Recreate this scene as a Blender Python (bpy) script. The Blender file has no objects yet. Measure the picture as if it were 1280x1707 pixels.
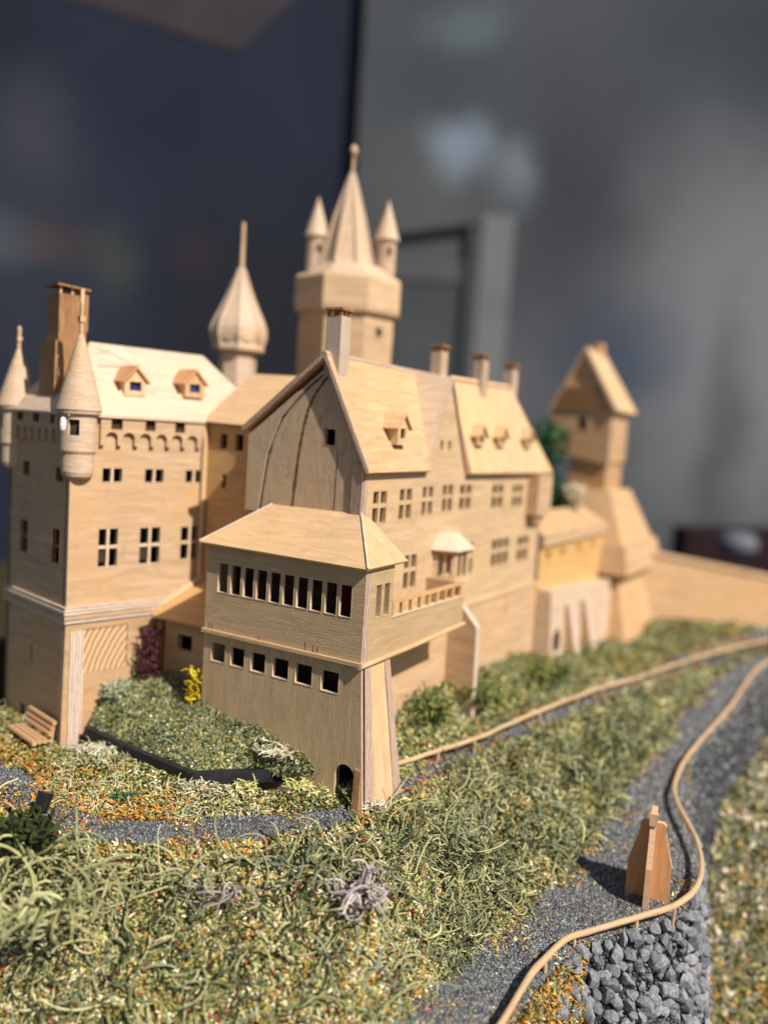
import bpy, math, random
import numpy as np
from mathutils import Vector, Matrix
from mathutils.geometry import tessellate_polygon

# one Blender unit = 1 dm (this is a table-top model)
scene = bpy.context.scene
scene.unit_settings.scale_length = 0.1
C = scene.collection
R = math.radians

# ------------------------------------------------------------------ camera
P_, R_ = R(5.52), R(3.70)
fw = Vector((0, math.cos(P_), -math.sin(P_))); up = Vector((0, math.sin(P_), math.cos(P_))); rt = Vector((1, 0, 0))
cr = math.cos(R_)*rt + math.sin(R_)*up
cu = -math.sin(R_)*rt + math.cos(R_)*up
cam = bpy.data.cameras.new('camera'); co = bpy.data.objects.new('camera', cam); C.objects.link(co)
M = Matrix((cr, cu, -fw)).transposed().to_4x4(); M.translation = (0, 0, 1.784)
co.matrix_world = M
cam.sensor_fit = 'VERTICAL'; cam.sensor_height = 36; cam.lens = 36*1450/1707
cam.clip_start = .05; cam.clip_end = 400
cam.dof.use_dof = True; cam.dof.focus_distance = 3.95
cam.dof.aperture_fstop = (cam.lens/1000)/.088
scene.camera = co

# ------------------------------------------------------------------ light
SUN_EL, SUN_AZ = R(46), R(134)      # azimuth clockwise from +Y
w = bpy.data.worlds.new('World'); scene.world = w; w.use_nodes = True
nt = w.node_tree; bg = nt.nodes['Background']
sky = nt.nodes.new('ShaderNodeTexSky'); sky.sky_type = 'NISHITA'; sky.sun_disc = False
sky.sun_elevation = SUN_EL; sky.sun_rotation = SUN_AZ
nt.links.new(sky.outputs[0], bg.inputs[0]); bg.inputs[1].default_value = .062
sl = bpy.data.lights.new('sun', 'SUN'); sl.energy = 5.0; sl.angle = R(.5); sl.color = (1, .94, .85)
so = bpy.data.objects.new('sun', sl); C.objects.link(so)
sd = Vector((math.sin(SUN_AZ)*math.cos(SUN_EL), math.cos(SUN_AZ)*math.cos(SUN_EL), math.sin(SUN_EL)))
so.rotation_euler = sd.to_track_quat('Z', 'Y').to_euler()
scene.view_settings.view_transform = 'Standard'; scene.view_settings.look = 'None'
scene.view_settings.exposure = 0.30
scene.cycles.max_bounces = 6; scene.cycles.diffuse_bounces = 4

rng = np.random.default_rng(7); random.seed(7)
A = lambda *x: np.array(x, float)

# ------------------------------------------------------------------ materials
def newmat(name):
    m = bpy.data.materials.new(name); m.use_nodes = True
    return m, m.node_tree, m.node_tree.nodes['Principled BSDF']
def ramp(nt, fac, stops):
    r = nt.nodes.new('ShaderNodeValToRGB'); e = r.color_ramp.elements
    e[0].position, e[0].color = stops[0][0], (*stops[0][1], 1)
    e[1].position, e[1].color = stops[-1][0], (*stops[-1][1], 1)
    for p, c in stops[1:-1]:
        k = e.new(p); k.color = (*c, 1)
    nt.links.new(fac, r.inputs[0]); return r.outputs[0]
def noise(nt, vec, scale, detail=4, rough=.55, dist=0):
    n = nt.nodes.new('ShaderNodeTexNoise'); n.inputs['Scale'].default_value = scale
    n.inputs['Detail'].default_value = detail; n.inputs['Roughness'].default_value = rough
    n.inputs['Distortion'].default_value = dist
    if vec is not None: nt.links.new(vec, n.inputs['Vector'])
    return n.outputs[0]
def mapping(nt, vec, sc, loc=(0, 0, 0)):
    m = nt.nodes.new('ShaderNodeMapping'); m.inputs['Scale'].default_value = sc; m.inputs['Location'].default_value = loc
    nt.links.new(vec, m.inputs[0]); return m.outputs[0]
def mix(nt, fac, a, b, mode='MIX'):
    n = nt.nodes.new('ShaderNodeMix'); n.data_type = 'RGBA'; n.blend_type = mode
    for s, x in ((n.inputs[0], fac), (n.inputs[6], a), (n.inputs[7], b)):
        if isinstance(x, (int, float)): s.default_value = x
        elif isinstance(x, tuple): s.default_value = (*x, 1)
        else: nt.links.new(x, s)
    return n.outputs[2]
def bump(nt, bs, h, strength, dist):
    b = nt.nodes.new('ShaderNodeBump'); b.inputs['Strength'].default_value = strength; b.inputs['Distance'].default_value = dist
    nt.links.new(h, b.inputs['Height']); nt.links.new(b.outputs[0], bs.inputs['Normal'])

def wood(name, light, dark, vert=False, stain=None, fig=3.0, rough=.6, bs=.35, seed=0, fleck=.10, streak=1.0):
    light = tuple(min(.9, x*k) for x, k in zip(light, (1.10, 1.08, 1.04))); dark = tuple(x*k for x, k in zip(dark, (1.0, .98, .94)))
    m, nt, b = newmat(name)
    uv = nt.nodes.new('ShaderNodeUVMap').outputs[0]
    s = (lambda a, c: (c, a, 1)) if vert else (lambda a, c: (a, c, 1))
    n1 = noise(nt, mapping(nt, uv, s(1.6, 13), (seed, seed*1.7, 0)), fig, 6, .6, .8)
    col = ramp(nt, n1, [(.30, dark), (.52, tuple((a+c)/2 for a, c in zip(light, dark))), (.72, light)])
    n2 = noise(nt, mapping(nt, uv, s(3.0, 68), (seed*2, 3, 0)), 2.2, 4, .7)
    col = mix(nt, min(1, fleck*2.5*streak), col, ramp(nt, n2, [(.34, (.60, .52, .45)), (.56, (1, 1, 1))]), 'MULTIPLY')
    n3 = noise(nt, mapping(nt, uv, (1, 1, 1), (seed+5, 1, 0)), 1.9, 3, .5)
    st = stain or tuple(x*y for x, y in zip(light, (.92, .78, .58)))
    col = mix(nt, ramp(nt, n3, [(.46, (0, 0, 0)), (.75, (.75, .75, .75))]), col, st)
    # scuffs and dirt
    n4 = noise(nt, mapping(nt, uv, s(14, 40), (seed, 9, 0)), 3, 5, .7)
    col = mix(nt, ramp(nt, n4, [(.62, (0, 0, 0)), (.76, (.35, .35, .35))]), col, tuple(x*.5 for x in dark))
    oi = nt.nodes.new('ShaderNodeObjectInfo')
    col = mix(nt, 1., col, ramp(nt, oi.outputs['Random'], [(0, (.90, .86, .82)), (.5, (.98, .97, .96)), (1, (1.05, 1.06, 1.07))]), 'MULTIPLY')
    n5 = noise(nt, mapping(nt, uv, (1, 1, 1), (seed*3, 4, 0)), 5.5, 5, .65, 1.2)
    col = mix(nt, ramp(nt, n5, [(.56, (0, 0, 0)), (.74, (.42, .42, .42))]), col, tuple(x*.62 for x in dark))
    nt.links.new(col, b.inputs['Base Color']); b.inputs['Roughness'].default_value = rough
    b.inputs['Specular IOR Level'].default_value = .3
    ad = nt.nodes.new('ShaderNodeMath'); ad.operation = 'ADD'
    nt.links.new(n2, ad.inputs[0]); nt.links.new(n4, ad.inputs[1])
    bump(nt, b, ad.outputs[0], bs, .006)
    return m
def plyedge(name, a=(.62, .46, .36), c=(.27, .155, .10), freq=78):
    m, nt, b = newmat(name)
    uv = nt.nodes.new('ShaderNodeUVMap').outputs[0]
    sp = nt.nodes.new('ShaderNodeSeparateXYZ'); nt.links.new(uv, sp.inputs[0])
    n = noise(nt, mapping(nt, uv, (4, 20, 1)), 3, 3)
    ma = nt.nodes.new('ShaderNodeMath'); ma.operation = 'MULTIPLY'; ma.inputs[1].default_value = freq
    nt.links.new(sp.outputs[1], ma.inputs[0])
    ad = nt.nodes.new('ShaderNodeMath'); ad.operation = 'ADD'; nt.links.new(ma.outputs[0], ad.inputs[0]); nt.links.new(n, ad.inputs[1])
    fr_ = nt.nodes.new('ShaderNodeMath'); fr_.operation = 'FRACT'; nt.links.new(ad.outputs[0], fr_.inputs[0])
    col = ramp(nt, fr_.outputs[0], [(0, a), (.42, a), (.55, c), (.85, c), (1, a)])
    n2 = noise(nt, mapping(nt, uv, (60, 60, 1)), 2, 3)
    col = mix(nt, .5, col, ramp(nt, n2, [(.3, (.6, .6, .6)), (.65, (1, 1, 1))]), 'MULTIPLY')
    nt.links.new(col, b.inputs['Base Color']); b.inputs['Roughness'].default_value = .8
    bump(nt, b, fr_.outputs[0], .4, .004)
    return m
def flat(name, col, rough=.7, var=.25, scale=8, spec=.3, metal=0):
    m, nt, b = newmat(name)
    tc = nt.nodes.new('ShaderNodeTexCoord').outputs['Object']
    n = noise(nt, tc, scale, 4)
    c = ramp(nt, n, [(.3, tuple(x*(1-var) for x in col)), (.7, tuple(min(1, x*(1+var)) for x in col))])
    nt.links.new(c, b.inputs['Base Color']); b.inputs['Roughness'].default_value = rough
    b.inputs['Specular IOR Level'].default_value = spec; b.inputs['Metallic'].default_value = metal
    return m
def colattr(name, rough=.85, spec=.2, sss=0):
    m, nt, b = newmat(name)
    a = nt.nodes.new('ShaderNodeAttribute'); a.attribute_name = 'Col'
    nt.links.new(a.outputs[0], b.inputs['Base Color']); b.inputs['Roughness'].default_value = rough
    b.inputs['Specular IOR Level'].default_value = spec
    return m
def ground(name, c1, c2, c3, scale=18, bs=.8, rough=.95):
    m, nt, b = newmat(name)
    tc = nt.nodes.new('ShaderNodeTexCoord').outputs['Object']
    n = noise(nt, tc, scale, 8, .7); n2 = noise(nt, tc, scale*5, 4, .7)
    c = ramp(nt, n, [(.3, c1), (.5, c2), (.7, c3)])
    c = mix(nt, .7, c, ramp(nt, n2, [(.35, (.35, .35, .35)), (.65, (1.0, 1.0, 1.0))]), 'MULTIPLY')
    nt.links.new(c, b.inputs['Base Color']); b.inputs['Roughness'].default_value = rough
    b.inputs['Specular IOR Level'].default_value = .1
    bump(nt, b, n2, bs, .02)
    return m

W_KEEP = wood('birch_ply_keep', (.60, .43, .285), (.47, .315, .19), seed=1, fig=2.2)
W_BASE = wood('birch_ply_base', (.59, .415, .265), (.47, .305, .175), seed=3, fig=1.6)
W_PALE = wood('pale_planed_ply', (.63, .49, .375), (.55, .415, .305), seed=5, fig=1.6, fleck=.05, stain=(.64, .48, .35))
W_ANNEX = wood('grey_tan_ply', (.57, .425, .27), (.47, .33, .195), seed=8, fig=2.5, stain=(.50, .35, .19), bs=.5)
W_ANNEXV = wood('grey_tan_ply_upright', (.57, .42, .265), (.46, .32, .19), True, seed=9, fig=2.5, stain=(.50, .36, .18), bs=.5)
W_FAC = wood('facade_ply', (.62, .45, .29), (.51, .345, .20), seed=11, fig=1.8, stain=(.62, .42, .22))
W_ROOF = wood('roof_ply', (.62, .43, .26), (.49, .315, .17), seed=14, fig=2.8, stain=(.64, .41, .19))
W_ROOFB = wood('roof_ply_long_grain', (.65, .46, .28), (.54, .355, .195), True, seed=17, fig=2.2, stain=(.66, .44, .21))
W_LINK = wood('amber_ply', (.62, .40, .195), (.52, .31, .13), seed=19, fig=1.8, stain=(.60, .36, .15))
W_AMBER = wood('amber_stained_ply', (.68, .44, .20), (.60, .36, .14), seed=21, fig=1.4, stain=(.66, .38, .12))
W_TURN = wood('turned_beech', (.66, .51, .385), (.54, .39, .27), seed=23, fig=4, bs=.7)
W_OAK = wood('brown_oak', (.44, .24, .115), (.27, .13, .055), True, seed=25, fig=5, bs=.8, fleck=.2)
W_OAKD = wood('split_oak', (.47, .27, .13), (.24, .115, .05), True, seed=26, fig=7, bs=1.0, fleck=.22)
W_ROUGH = wood('rough_sawn_gable', (.58, .455, .325), (.44, .33, .22), True, seed=28, fig=6, bs=1.1, fleck=.2)
W_GREY = wood('grey_beech', (.52, .42, .33), (.43, .33, .25), True, seed=31, fig=2)
W_ROD = wood('planed_rod', (.68, .50, .32), (.55, .37, .21), seed=33, fig=3, bs=.4)
W_RAIL = wood('bent_cane', (.66, .50, .33), (.50, .35, .21), seed=35, fig=5, bs=.6)
W_MARK = wood('cedar_ply', (.62, .345, .175), (.52, .265, .12), True, seed=37, fig=2.5)
W_MARKE = wood('cedar_ply_edge', (.70, .48, .32), (.58, .36, .22), True, seed=38, fig=3)
W_GATE = wood('gate_tower_wood', (.58, .385, .225), (.46, .285, .15), seed=40, fig=2)
W_CUT = wood('fresh_cut_edges', (.70, .55, .40), (.58, .43, .29), True, seed=43, fig=5)
PLY = plyedge('plywood_edge'); PLYW = plyedge('pale_plywood_edge', (.74, .60, .49), (.45, .31, .22), 60)
M_DARK = flat('dark_opening_back', (.055, .035, .022), .9, .5, 30, .1)
M_RED = flat('dark_red_curtain', (.09, .008, .010), .9, .4, 30, .1)
M_BLUE = flat('dormer_blue_foil', (.03, .035, .13), .25, .9, 120, .6)
M_SEAM = flat('scorched_seam', (.13, .062, .036), .9, .5, 60)
M_PENCIL = flat('red_pencil', (.20, .075, .06), .8, .2, 30)
M_BLACK = flat('black_card', (.018, .018, .02), .55, .3, 20)
M_GLUE = flat('white_glue', (.75, .73, .72), .25, .05, 10, .6)
M_PLAST = flat('black_plastic', (.012, .013, .016), .3, .3, 20, .5)
def inlay():
    m, nt, b = newmat('wavy_pine_inlay')
    uv = nt.nodes.new('ShaderNodeUVMap').outputs[0]
    wv = nt.nodes.new('ShaderNodeTexWave'); wv.wave_type = 'RINGS'; wv.rings_direction = 'Z'
    wv.inputs['Scale'].default_value = 10.5; wv.inputs['Distortion'].default_value = 1.2; wv.inputs['Detail'].default_value = 2
    wv.inputs['Detail Scale'].default_value = 1.5
    nt.links.new(mapping(nt, uv, (1, .8, 1), (-2.75, -.12, 0)), wv.inputs['Vector'])
    c = ramp(nt, wv.outputs[1], [(.0, (.66, .44, .26)), (.55, (.63, .41, .23)), (.9, (.36, .185, .08))])
    nt.links.new(c, b.inputs['Base Color']); b.inputs['Roughness'].default_value = .6
    bump(nt, b, wv.outputs[1], .5, .006); return m
W_INLAY = inlay()

# ------------------------------------------------------------------ mesh helpers
class Fr:                       # local frame: x along s, y along t, z along n = s x t
    def __init__(s, o, sx, ty):
        s.o = A(*o); s.s = A(*sx); s.t = A(*ty); s.n = np.cross(s.s, s.t)
    def __call__(s, x, y, z=0): return s.o + x*s.s + y*s.t + z*s.n
    def mat(s, x=0, y=0, z=0):
        m = Matrix((s.s, s.t, s.n)).transposed().to_4x4(); m.translation = Vector(s(x, y, z)); return m
Zv = A(0, 0, 1.)
yu, yt = R(30.68), R(43.84)
U = A(math.sin(yu), math.cos(yu), 0); V = A(-math.cos(yu), math.sin(yu), 0)
T = A(math.sin(yt), math.cos(yt), 0); TQ = A(-math.cos(yt), math.sin(yt), 0)
O = A(-.062, 3.913, 0)           # front corner of the annex on the ground
K = A(-1.622, 4.462, 0)          # front corner of the keep on the ground
def ab(a, b, z=0): return O + a*V + b*U + z*Zv
def sq(s, q, z=0): return K + s*T + q*TQ + z*Zv
WORLD = Fr((0, 0, 0), (1, 0, 0), (0, 1, 0))

WO = {}
class MB:
    def __init__(s): s.v = []; s.f = []; s.uv = []; s.m = []
    def face(s, pts, mi=0, uv=None):
        pts = [np.asarray(p, float) for p in pts]; b = len(s.v); s.v += pts
        s.f.append(tuple(range(b, b+len(pts)))); s.m.append(mi)
        if uv is None:
            n = np.zeros(3)
            for i in range(len(pts)):
                n += np.cross(pts[i]-pts[0], pts[(i+1) % len(pts)]-pts[0])
            L = np.linalg.norm(n); n = n/L if L > 1e-12 else Zv
            h = np.cross(Zv, n); L = np.linalg.norm(h)
            h = h/L if L > .05 else A(1, 0, 0)
            t = np.cross(n, h); uv = [(p@h, p@t) for p in pts]
        s.uv.append(uv)
    def hexa(s, p, mi=0, mside=None):      # p: 4 bottom ccw from above, 4 top
        ms = mi if mside is None else mside
        s.face([p[3], p[2], p[1], p[0]], mi); s.face(p[4:8], mi)
        for i in range(4):
            j = (i+1) % 4; s.face([p[i], p[j], p[4+j], p[4+i]], ms)
    def box(s, F, x0, x1, y0, y1, z0, z1, mi=0):
        # corner order so that faces point outwards
        q = lambda x, y, z: F(x, y, z)
        p = [q(x0, y0, z1), q(x1, y0, z1), q(x1, y0, z0), q(x0, y0, z0), q(x0, y1, z1), q(x1, y1, z1), q(x1, y1, z0), q(x0, y1, z0)]
        s.face([p[3], p[2], p[1], p[0]], mi); s.face(p[4:8], mi)
        for i in range(4):
            j = (i+1) % 4; s.face([p[i], p[j], p[4+j], p[4+i]], mi)
    def sheet(s, F, outer, holes=(), th=.03, mi=0, me=1, back=True):
        holes = [list(h) for h in holes]
        loops = [list(outer)]+holes
        tri = tessellate_polygon([[Vector((x, y, 0)) for x, y in l] for l in loops])
        pts = [p for l in loops for p in l]
        for t in tri:
            a, b, c = (pts[i] for i in t)
            ar = (b[0]-a[0])*(c[1]-a[1])-(c[0]-a[0])*(b[1]-a[1])
            if abs(ar) < 1e-10: continue
            q = [a, b, c] if ar > 0 else [a, c, b]
            s.face([F(x, y) for x, y in q], mi, [(F.o@F.s+x, F.o[2]+y) for x, y in q])
            if back: s.face([F(x, y, -th) for x, y in q[::-1]], mi)
        for k, l in enumerate(loops):
            ar = sum(l[i][0]*l[(i+1) % len(l)][1]-l[(i+1) % len(l)][0]*l[i][1] for i in range(len(l)))
            if (ar > 0) != (k == 0): l = l[::-1]
            d = 0
            for i in range(len(l)):
                a, b = l[i], l[(i+1) % len(l)]; L = math.hypot(b[0]-a[0], b[1]-a[1])
                s.face([F(*a), F(*a, -th), F(*b, -th), F(*b)], me if k == 0 else mi, [(d, 0), (d, th), (d+L, th), (d+L, 0)]); d += L
    def tube(s, pts, r, n=8, mi=0, cap=True):
        pts = [np.asarray(p, float) for p in pts]; N = len(pts)
        rs = r if hasattr(r, '__len__') else [r]*N
        t0 = pts[1]-pts[0]; t0 /= np.linalg.norm(t0)
        ref = Zv if abs(t0[2]) < .9 else A(1, 0, 0)
        x = np.cross(t0, ref); x /= np.linalg.norm(x); rings = []; d = 0; ds = []
        for i in range(N):
            t = pts[min(i+1, N-1)]-pts[max(i-1, 0)]; t /= np.linalg.norm(t)
            x = x-t*(x@t); x /= np.linalg.norm(x); y = np.cross(t, x)
            rings.append([pts[i]+rs[i]*(math.cos(a)*x+math.sin(a)*y) for a in np.arange(n)*2*math.pi/n])
            if i: d += np.linalg.norm(pts[i]-pts[i-1])
            ds.append(d)
        for i in range(N-1):
            for k in range(n):
                j = (k+1) % n; w_ = 2*math.pi*rs[i]/n
                s.face([rings[i][k], rings[i][j], rings[i+1][j], rings[i+1][k]], mi, [(ds[i], k*w_), (ds[i], k*w_+w_), (ds[i+1], k*w_+w_), (ds[i+1], k*w_)])
        if cap: s.face(rings[0][::-1], mi); s.face(rings[-1], mi)
    def lathe(s, c, prof, n=24, a0=0, mi=0, skip=None, wob=0):
        c = A(*c); ang = a0+np.arange(n)*2*math.pi/n
        for i in range(len(prof)-1):
            (r0, z0), (r1, z1) = prof[i], prof[i+1]
            for k in range(n):
                if skip and skip((z0+z1)/2, ang[k]+math.pi/n): continue
                a, b = ang[k], ang[k]+2*math.pi/n
                P = lambda r, z, x: c+A(r*math.cos(x), r*math.sin(x), z)
                q = [P(r0, z0, a), P(r0, z0, b), P(r1, z1, b), P(r1, z1, a)]
                w_ = 2*math.pi/n*max(r0, r1); uv = [(k*w_, z0), (k*w_+w_, z0), (k*w_+w_, z1), (k*w_, z1)]
                if r1 < 1e-6: q = q[:3]; uv = uv[:3]
                elif r0 < 1e-6: q = [q[0], q[2], q[3]]; uv = [uv[0], uv[2], uv[3]]
                s.face(q, mi, uv)
    def mesh(s, name, mats, off=A(0, 0, 0)):
        me = bpy.data.meshes.new(name)
        me.from_pydata([tuple(p-off) for p in s.v], [], s.f)
        for m in mats: me.materials.append(m)
        me.polygons.foreach_set('material_index', s.m)
        l = me.uv_layers.new(name='UVMap'); l.data.foreach_set('uv', np.array([c for f in s.uv for c in f], np.float32).ravel())
        return me
    def build(s, name, mats, parent=None, off=None, smooth=False):
        if not isinstance(mats, (list, tuple)): mats = [mats]
        if off is None: off = WO.get(parent.name, A(0, 0, 0)) if parent else A(0, 0, 0)
        me = s.mesh(name, mats, off)
        if smooth: me.polygons.foreach_set('use_smooth', [True]*len(me.polygons))
        o = bpy.data.objects.new(name, me); C.objects.link(o)
        if parent: o.parent = parent; WO[o.name] = off
        else: WO[o.name] = A(0, 0, 0)
        return o
def tag(o, label=None, cat=None, group=None, kind=None):
    if label: o['label'] = label
    if cat: o['category'] = cat
    if group: o['group'] = group
    if kind: o['kind'] = kind
    return o
def thing(name, loc, label, cat, group=None):
    o = bpy.data.objects.new(name, None); C.objects.link(o); o.location = loc; o.empty_display_size = .05
    WO[o.name] = A(*loc); return tag(o, label, cat, group)
def rect(x0, y0, x1, y1): return [(x0, y0), (x1, y0), (x1, y1), (x0, y1)]
def link(name, me, parent, mat):
    o = bpy.data.objects.new(name, me); C.objects.link(o); o.parent = parent
    mm = mat.copy(); mm.translation -= Vector(WO[parent.name]); o.matrix_local = mm; WO[o.name] = A(*mat.translation)
    return o
LOC = Fr((0, 0, 0), (1, 0, 0), (0, 1, 0))
_wc = {}
def window(parent, F, x0, y0, x1, y1, cols=1, rows=1, bar=.012, mats=None, depth=.026, split=.5, back=None, frame=.0, z=0):
    """a carved opening: thin lining, mullions and a dark back; x0.. is the hole it fills"""
    wd, h = round(x1-x0, 3), round(y1-y0, 3)
    mats = mats or W_FAC; back = back or M_DARK
    key = (wd, h, cols, rows, bar, mats.name, back.name, depth, split)
    if key not in _wc:
        mb = MB(); e = .0008; l = .0032
        X0, X1, Y0, Y1 = -wd/2+e, wd/2-e, e, h-e
        mb.box(LOC, X0, X0+l, Y0, Y1, -depth, .0012); mb.box(LOC, X1-l, X1, Y0, Y1, -depth, .0012)
        mb.box(LOC, X0+l, X1-l, Y0, Y0+l, -depth, .002); mb.box(LOC, X0+l, X1-l, Y1-l, Y1, -depth, -.001)
        for k in range(1, cols):
            x = X0+(X1-X0)*k/cols; mb.box(LOC, x-bar/2, x+bar/2, Y0+l, Y1-l, -depth*.8, -.002)
        xs = [X0+l]+[X0+(X1-X0)*k/cols for k in range(1, cols)]+[X1-l]
        for k in range(1, rows):
            y = Y0+(Y1-Y0)*split
            for i in range(cols):
                a = xs[i]+(bar/2 if i else 0); b = xs[i+1]-(bar/2 if i < cols-1 else 0)
                mb.box(LOC, a, b, y-bar/2, y+bar/2, -depth*.8, -.0035)
        _wc[key] = mb.mesh('window', [mats])
    return link('window', _wc[key], parent, F.mat((x0+x1)/2, y0, z))
def rc(r): return rect(*r)

def dormer(parent, F, wd, he, hg, dep, wood_m, roof_m, win, backm=None, ov=.018, rth=.010):
    """F: origin at the foot of the front face centre, x right, y up, z outwards"""
    mb = MB(); hw = wd/2
    pent = [(-hw, 0), (hw, 0), (hw, he), (0, hg), (-hw, he)]
    mb.sheet(F, pent, [rect(*win)], .012, 0, 0)
    for sx in (-1, 1):
        x = sx*hw
        a = [F(x, 0, -.0125), F(x, 0, -dep), F(x, he, -dep), F(x, he, -.0125)]
        mb.face(a if sx > 0 else a[::-1], 0)
    # two boards on the front
    d = MB()
    bz = -.02
    d.face([F(win[0]-.004, win[1]-.004, bz), F(win[2]+.004, win[1]-.004, bz), F(win[2]+.004, win[3]+.004, bz), F(win[0]-.004, win[3]+.004, bz)])
    o = mb.build('dormer', [wood_m], parent)
    d.build('dormer_pane', [backm or M_DARK], o)
    r = MB()
    sl = math.hypot(hw, hg-he); nx, ny = (hg-he)/sl, hw/sl
    for sx in (-1, 1):
        ex, ey = sx*(hw+ov*hw/sl), he-ov*(hg-he)/sl
        b0, b1 = (ex, ey), (0, hg)
        tA, tB = (ex+sx*nx*rth, ey+ny*rth), (0, hg+rth/ny)
        pr = [b0, tA, tB, b1] if sx < 0 else [b0, b1, tB, tA]
        pr = pr[::-1]
        f, k = .016, -dep
        r.face([F(x, y, f) for x, y in pr]); r.face([F(x, y, k) for x, y in pr[::-1]])
        for i in range(4):
            (x0, y0), (x1, y1) = pr[i], pr[(i+1) % 4]
            r.face([F(x0, y0, f), F(x0, y0, k), F(x1, y1, k), F(x1, y1, f)])
    r.build('dormer_roof', [roof_m], o)
    return o
def chimney(parent, F, x0, x1, z0, z1, y0, y1, mat, capm, mats2=None):
    """F x right, y up, z out"""
    mb = MB(); mb.box(F, x0, x1, y0, y1, z0, z1)
    o = mb.build('chimney', [mat], parent)
    c = MB(); e = .008
    c.box(F, x0-e, x1+e, y1+.028, y1+.040, z0-e, z1+e)
    for x in (x0+.008, (x0+x1)/2, x1-.008):
        for z in (z0+.008, z1-.008): c.box(F, x-.006, x+.006, y1-.001, y1+.028, z-.006, z+.006)
    c.build('chimney_cap', [capm], o)
    return o
def slab(mb, pts, th, mi=0, me=1):
    """planar polygon (ccw from outside) thickened inwards"""
    pts = [A(*p) for p in pts]; n = np.zeros(3)
    for i in range(1, len(pts)-1): n += np.cross(pts[i]-pts[0], pts[i+1]-pts[0])
    n /= np.linalg.norm(n); b = [p-n*th for p in pts]
    mb.face(pts, mi); mb.face(b[::-1], mi)
    for i in range(len(pts)):
        j = (i+1) % len(pts); L = np.linalg.norm(pts[j]-pts[i])
        mb.face([pts[i], b[i], b[j], pts[j]], me, [(0, 0), (0, th), (L, th), (L, 0)])

# ================================================================== TERRAIN
def S(*p): return np.array(p, float)
L0 = S((-2.7, 4.9, .03), (-2.1, 4.9, .02), (-1.62, 4.43, .0), (-1.42, 4.42, .04), (-.83, 3.99, .05), (-.25, 4.02, .04), (.0, 4.4, .1), (.2, 4.8, .24), (.5, 5.3, .26), (1.2, 6.47, .16), (2.15, 7.85, .0), (2.7, 8.35, .08), (3.3, 8.95, .1), (5.2, 10.6, .1))
L1 = S((-2.55, 4.14, 0), (-1.83, 4.19, 0), (-1.35, 3.78, -.01), (-1.02, 3.68, -.01), (-.56, 3.80, -.01), (-.14, 3.91, 0), (.12, 4.2, 0), (.5, 4.87, 0), (1.12, 5.64, 0), (2.06, 6.72, 0), (2.7, 7.45, 0), (3.38, 8.22, 0), (4.17, 8.87, 0), (6., 10.2, 0))
L2 = S((-2.35, 3.81, -.02), (-1.64, 3.76, -.02), (-1.31, 3.55, -.03), (-.85, 3.53, -.03), (-.35, 3.65, -.03), (-.05, 3.82, -.02), (.21, 4.17, -.02), (.55, 4.64, -.02), (1.1, 5.32, -.02), (1.92, 6.2, -.02), (2.45, 6.7, -.02), (2.98, 7.18, -.02), (3.77, 7.99, -.02), (5.6, 9.5, -.02))
L3 = S((-2.0, 3.12, -.92), (-1.42, 3.10, -.92), (-.98, 3.07, -.90), (-.55, 3.05, -.84), (-.12, 3.03, -.65), (.13, 3.18, -.52), (.44, 3.55, -.5), (.79, 4.01, -.47), (1.14, 4.43, -.42), (1.71, 5.36, -.3), (2.1, 6.0, -.22), (2.54, 6.68, -.13), (3.48, 7.81, -.05), (5.4, 9.3, -.04))
L4 = S((-.8, 2.1, -.86), (-.55, 2.15, -.85), (-.25, 2.25, -.80), (.06, 2.42, -.70), (.32, 2.75, -.60), (.6, 3.19, -.54), (.93, 3.66, -.51), (1.3, 3.86, -.48), (1.69, 4.19, -.45), (1.93, 5.0, -.37), (2.19, 5.64, -.28), (2.73, 6.37, -.18), (3.58, 7.54, -.08), (5.5, 9.1, -.06))
OUTN = S(*[(.6, -.8, 0)]*8, (.85, -.53, 0), (.95, -.3, 0), (.95, -.3, 0), (.95, -.3, 0), (.95, -.3, 0), (.95, -.3, 0))
zd = S(*[(0, 0, -1.35)]*9, (0, 0, -1.1), (0, 0, -.45), (0, 0, -.35), (0, 0, -.3), (0, 0, -.3))
L5 = L4+OUTN*.17+zd
zf = S(*[(0, 0, -.7)]*9, (0, 0, -.55), (0, 0, -.6), (0, 0, -.6), (0, 0, -.6), (0, 0, -.6))
L6 = L5+OUTN*6+zf
def cat(Pn, t):
    n = len(Pn); i = np.clip(np.floor(t).astype(int), 0, n-2); f = (t-i)[:, None]
    p0, p1, p2, p3 = Pn[np.clip(i-1, 0, n-1)], Pn[i], Pn[i+1], Pn[np.clip(i+2, 0, n-1)]
    m1, m2 = (p2-p0)/2, (p3-p1)/2
    return (2*f**3-3*f**2+1)*p1+(f**3-2*f**2+f)*m1+(-2*f**3+3*f**2)*p2+(f**3-f**2)*m2
def vnoise(p, sc, seed=0):
    p = np.asarray(p)*sc+seed*17.3; i = np.floor(p).astype(np.int64); f = p-i; f = f*f*(3-2*f); out = 0
    for dx in (0, 1):
        for dy in (0, 1):
            for dz in (0, 1):
                q = i+np.array([dx, dy, dz]); h = (q[:, 0]*73856093) ^ (q[:, 1]*19349663) ^ (q[:, 2]*83492791)
                h = (h ^ (h >> 13))*1274126177; h = ((h ^ (h >> 16)) & 0xffff)/65535.
                w_ = (f[:, 0] if dx else 1-f[:, 0])*(f[:, 1] if dy else 1-f[:, 1])*(f[:, 2] if dz else 1-f[:, 2]); out = out+h*w_
    return out
TS = np.linspace(0, 13, 261)
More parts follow.
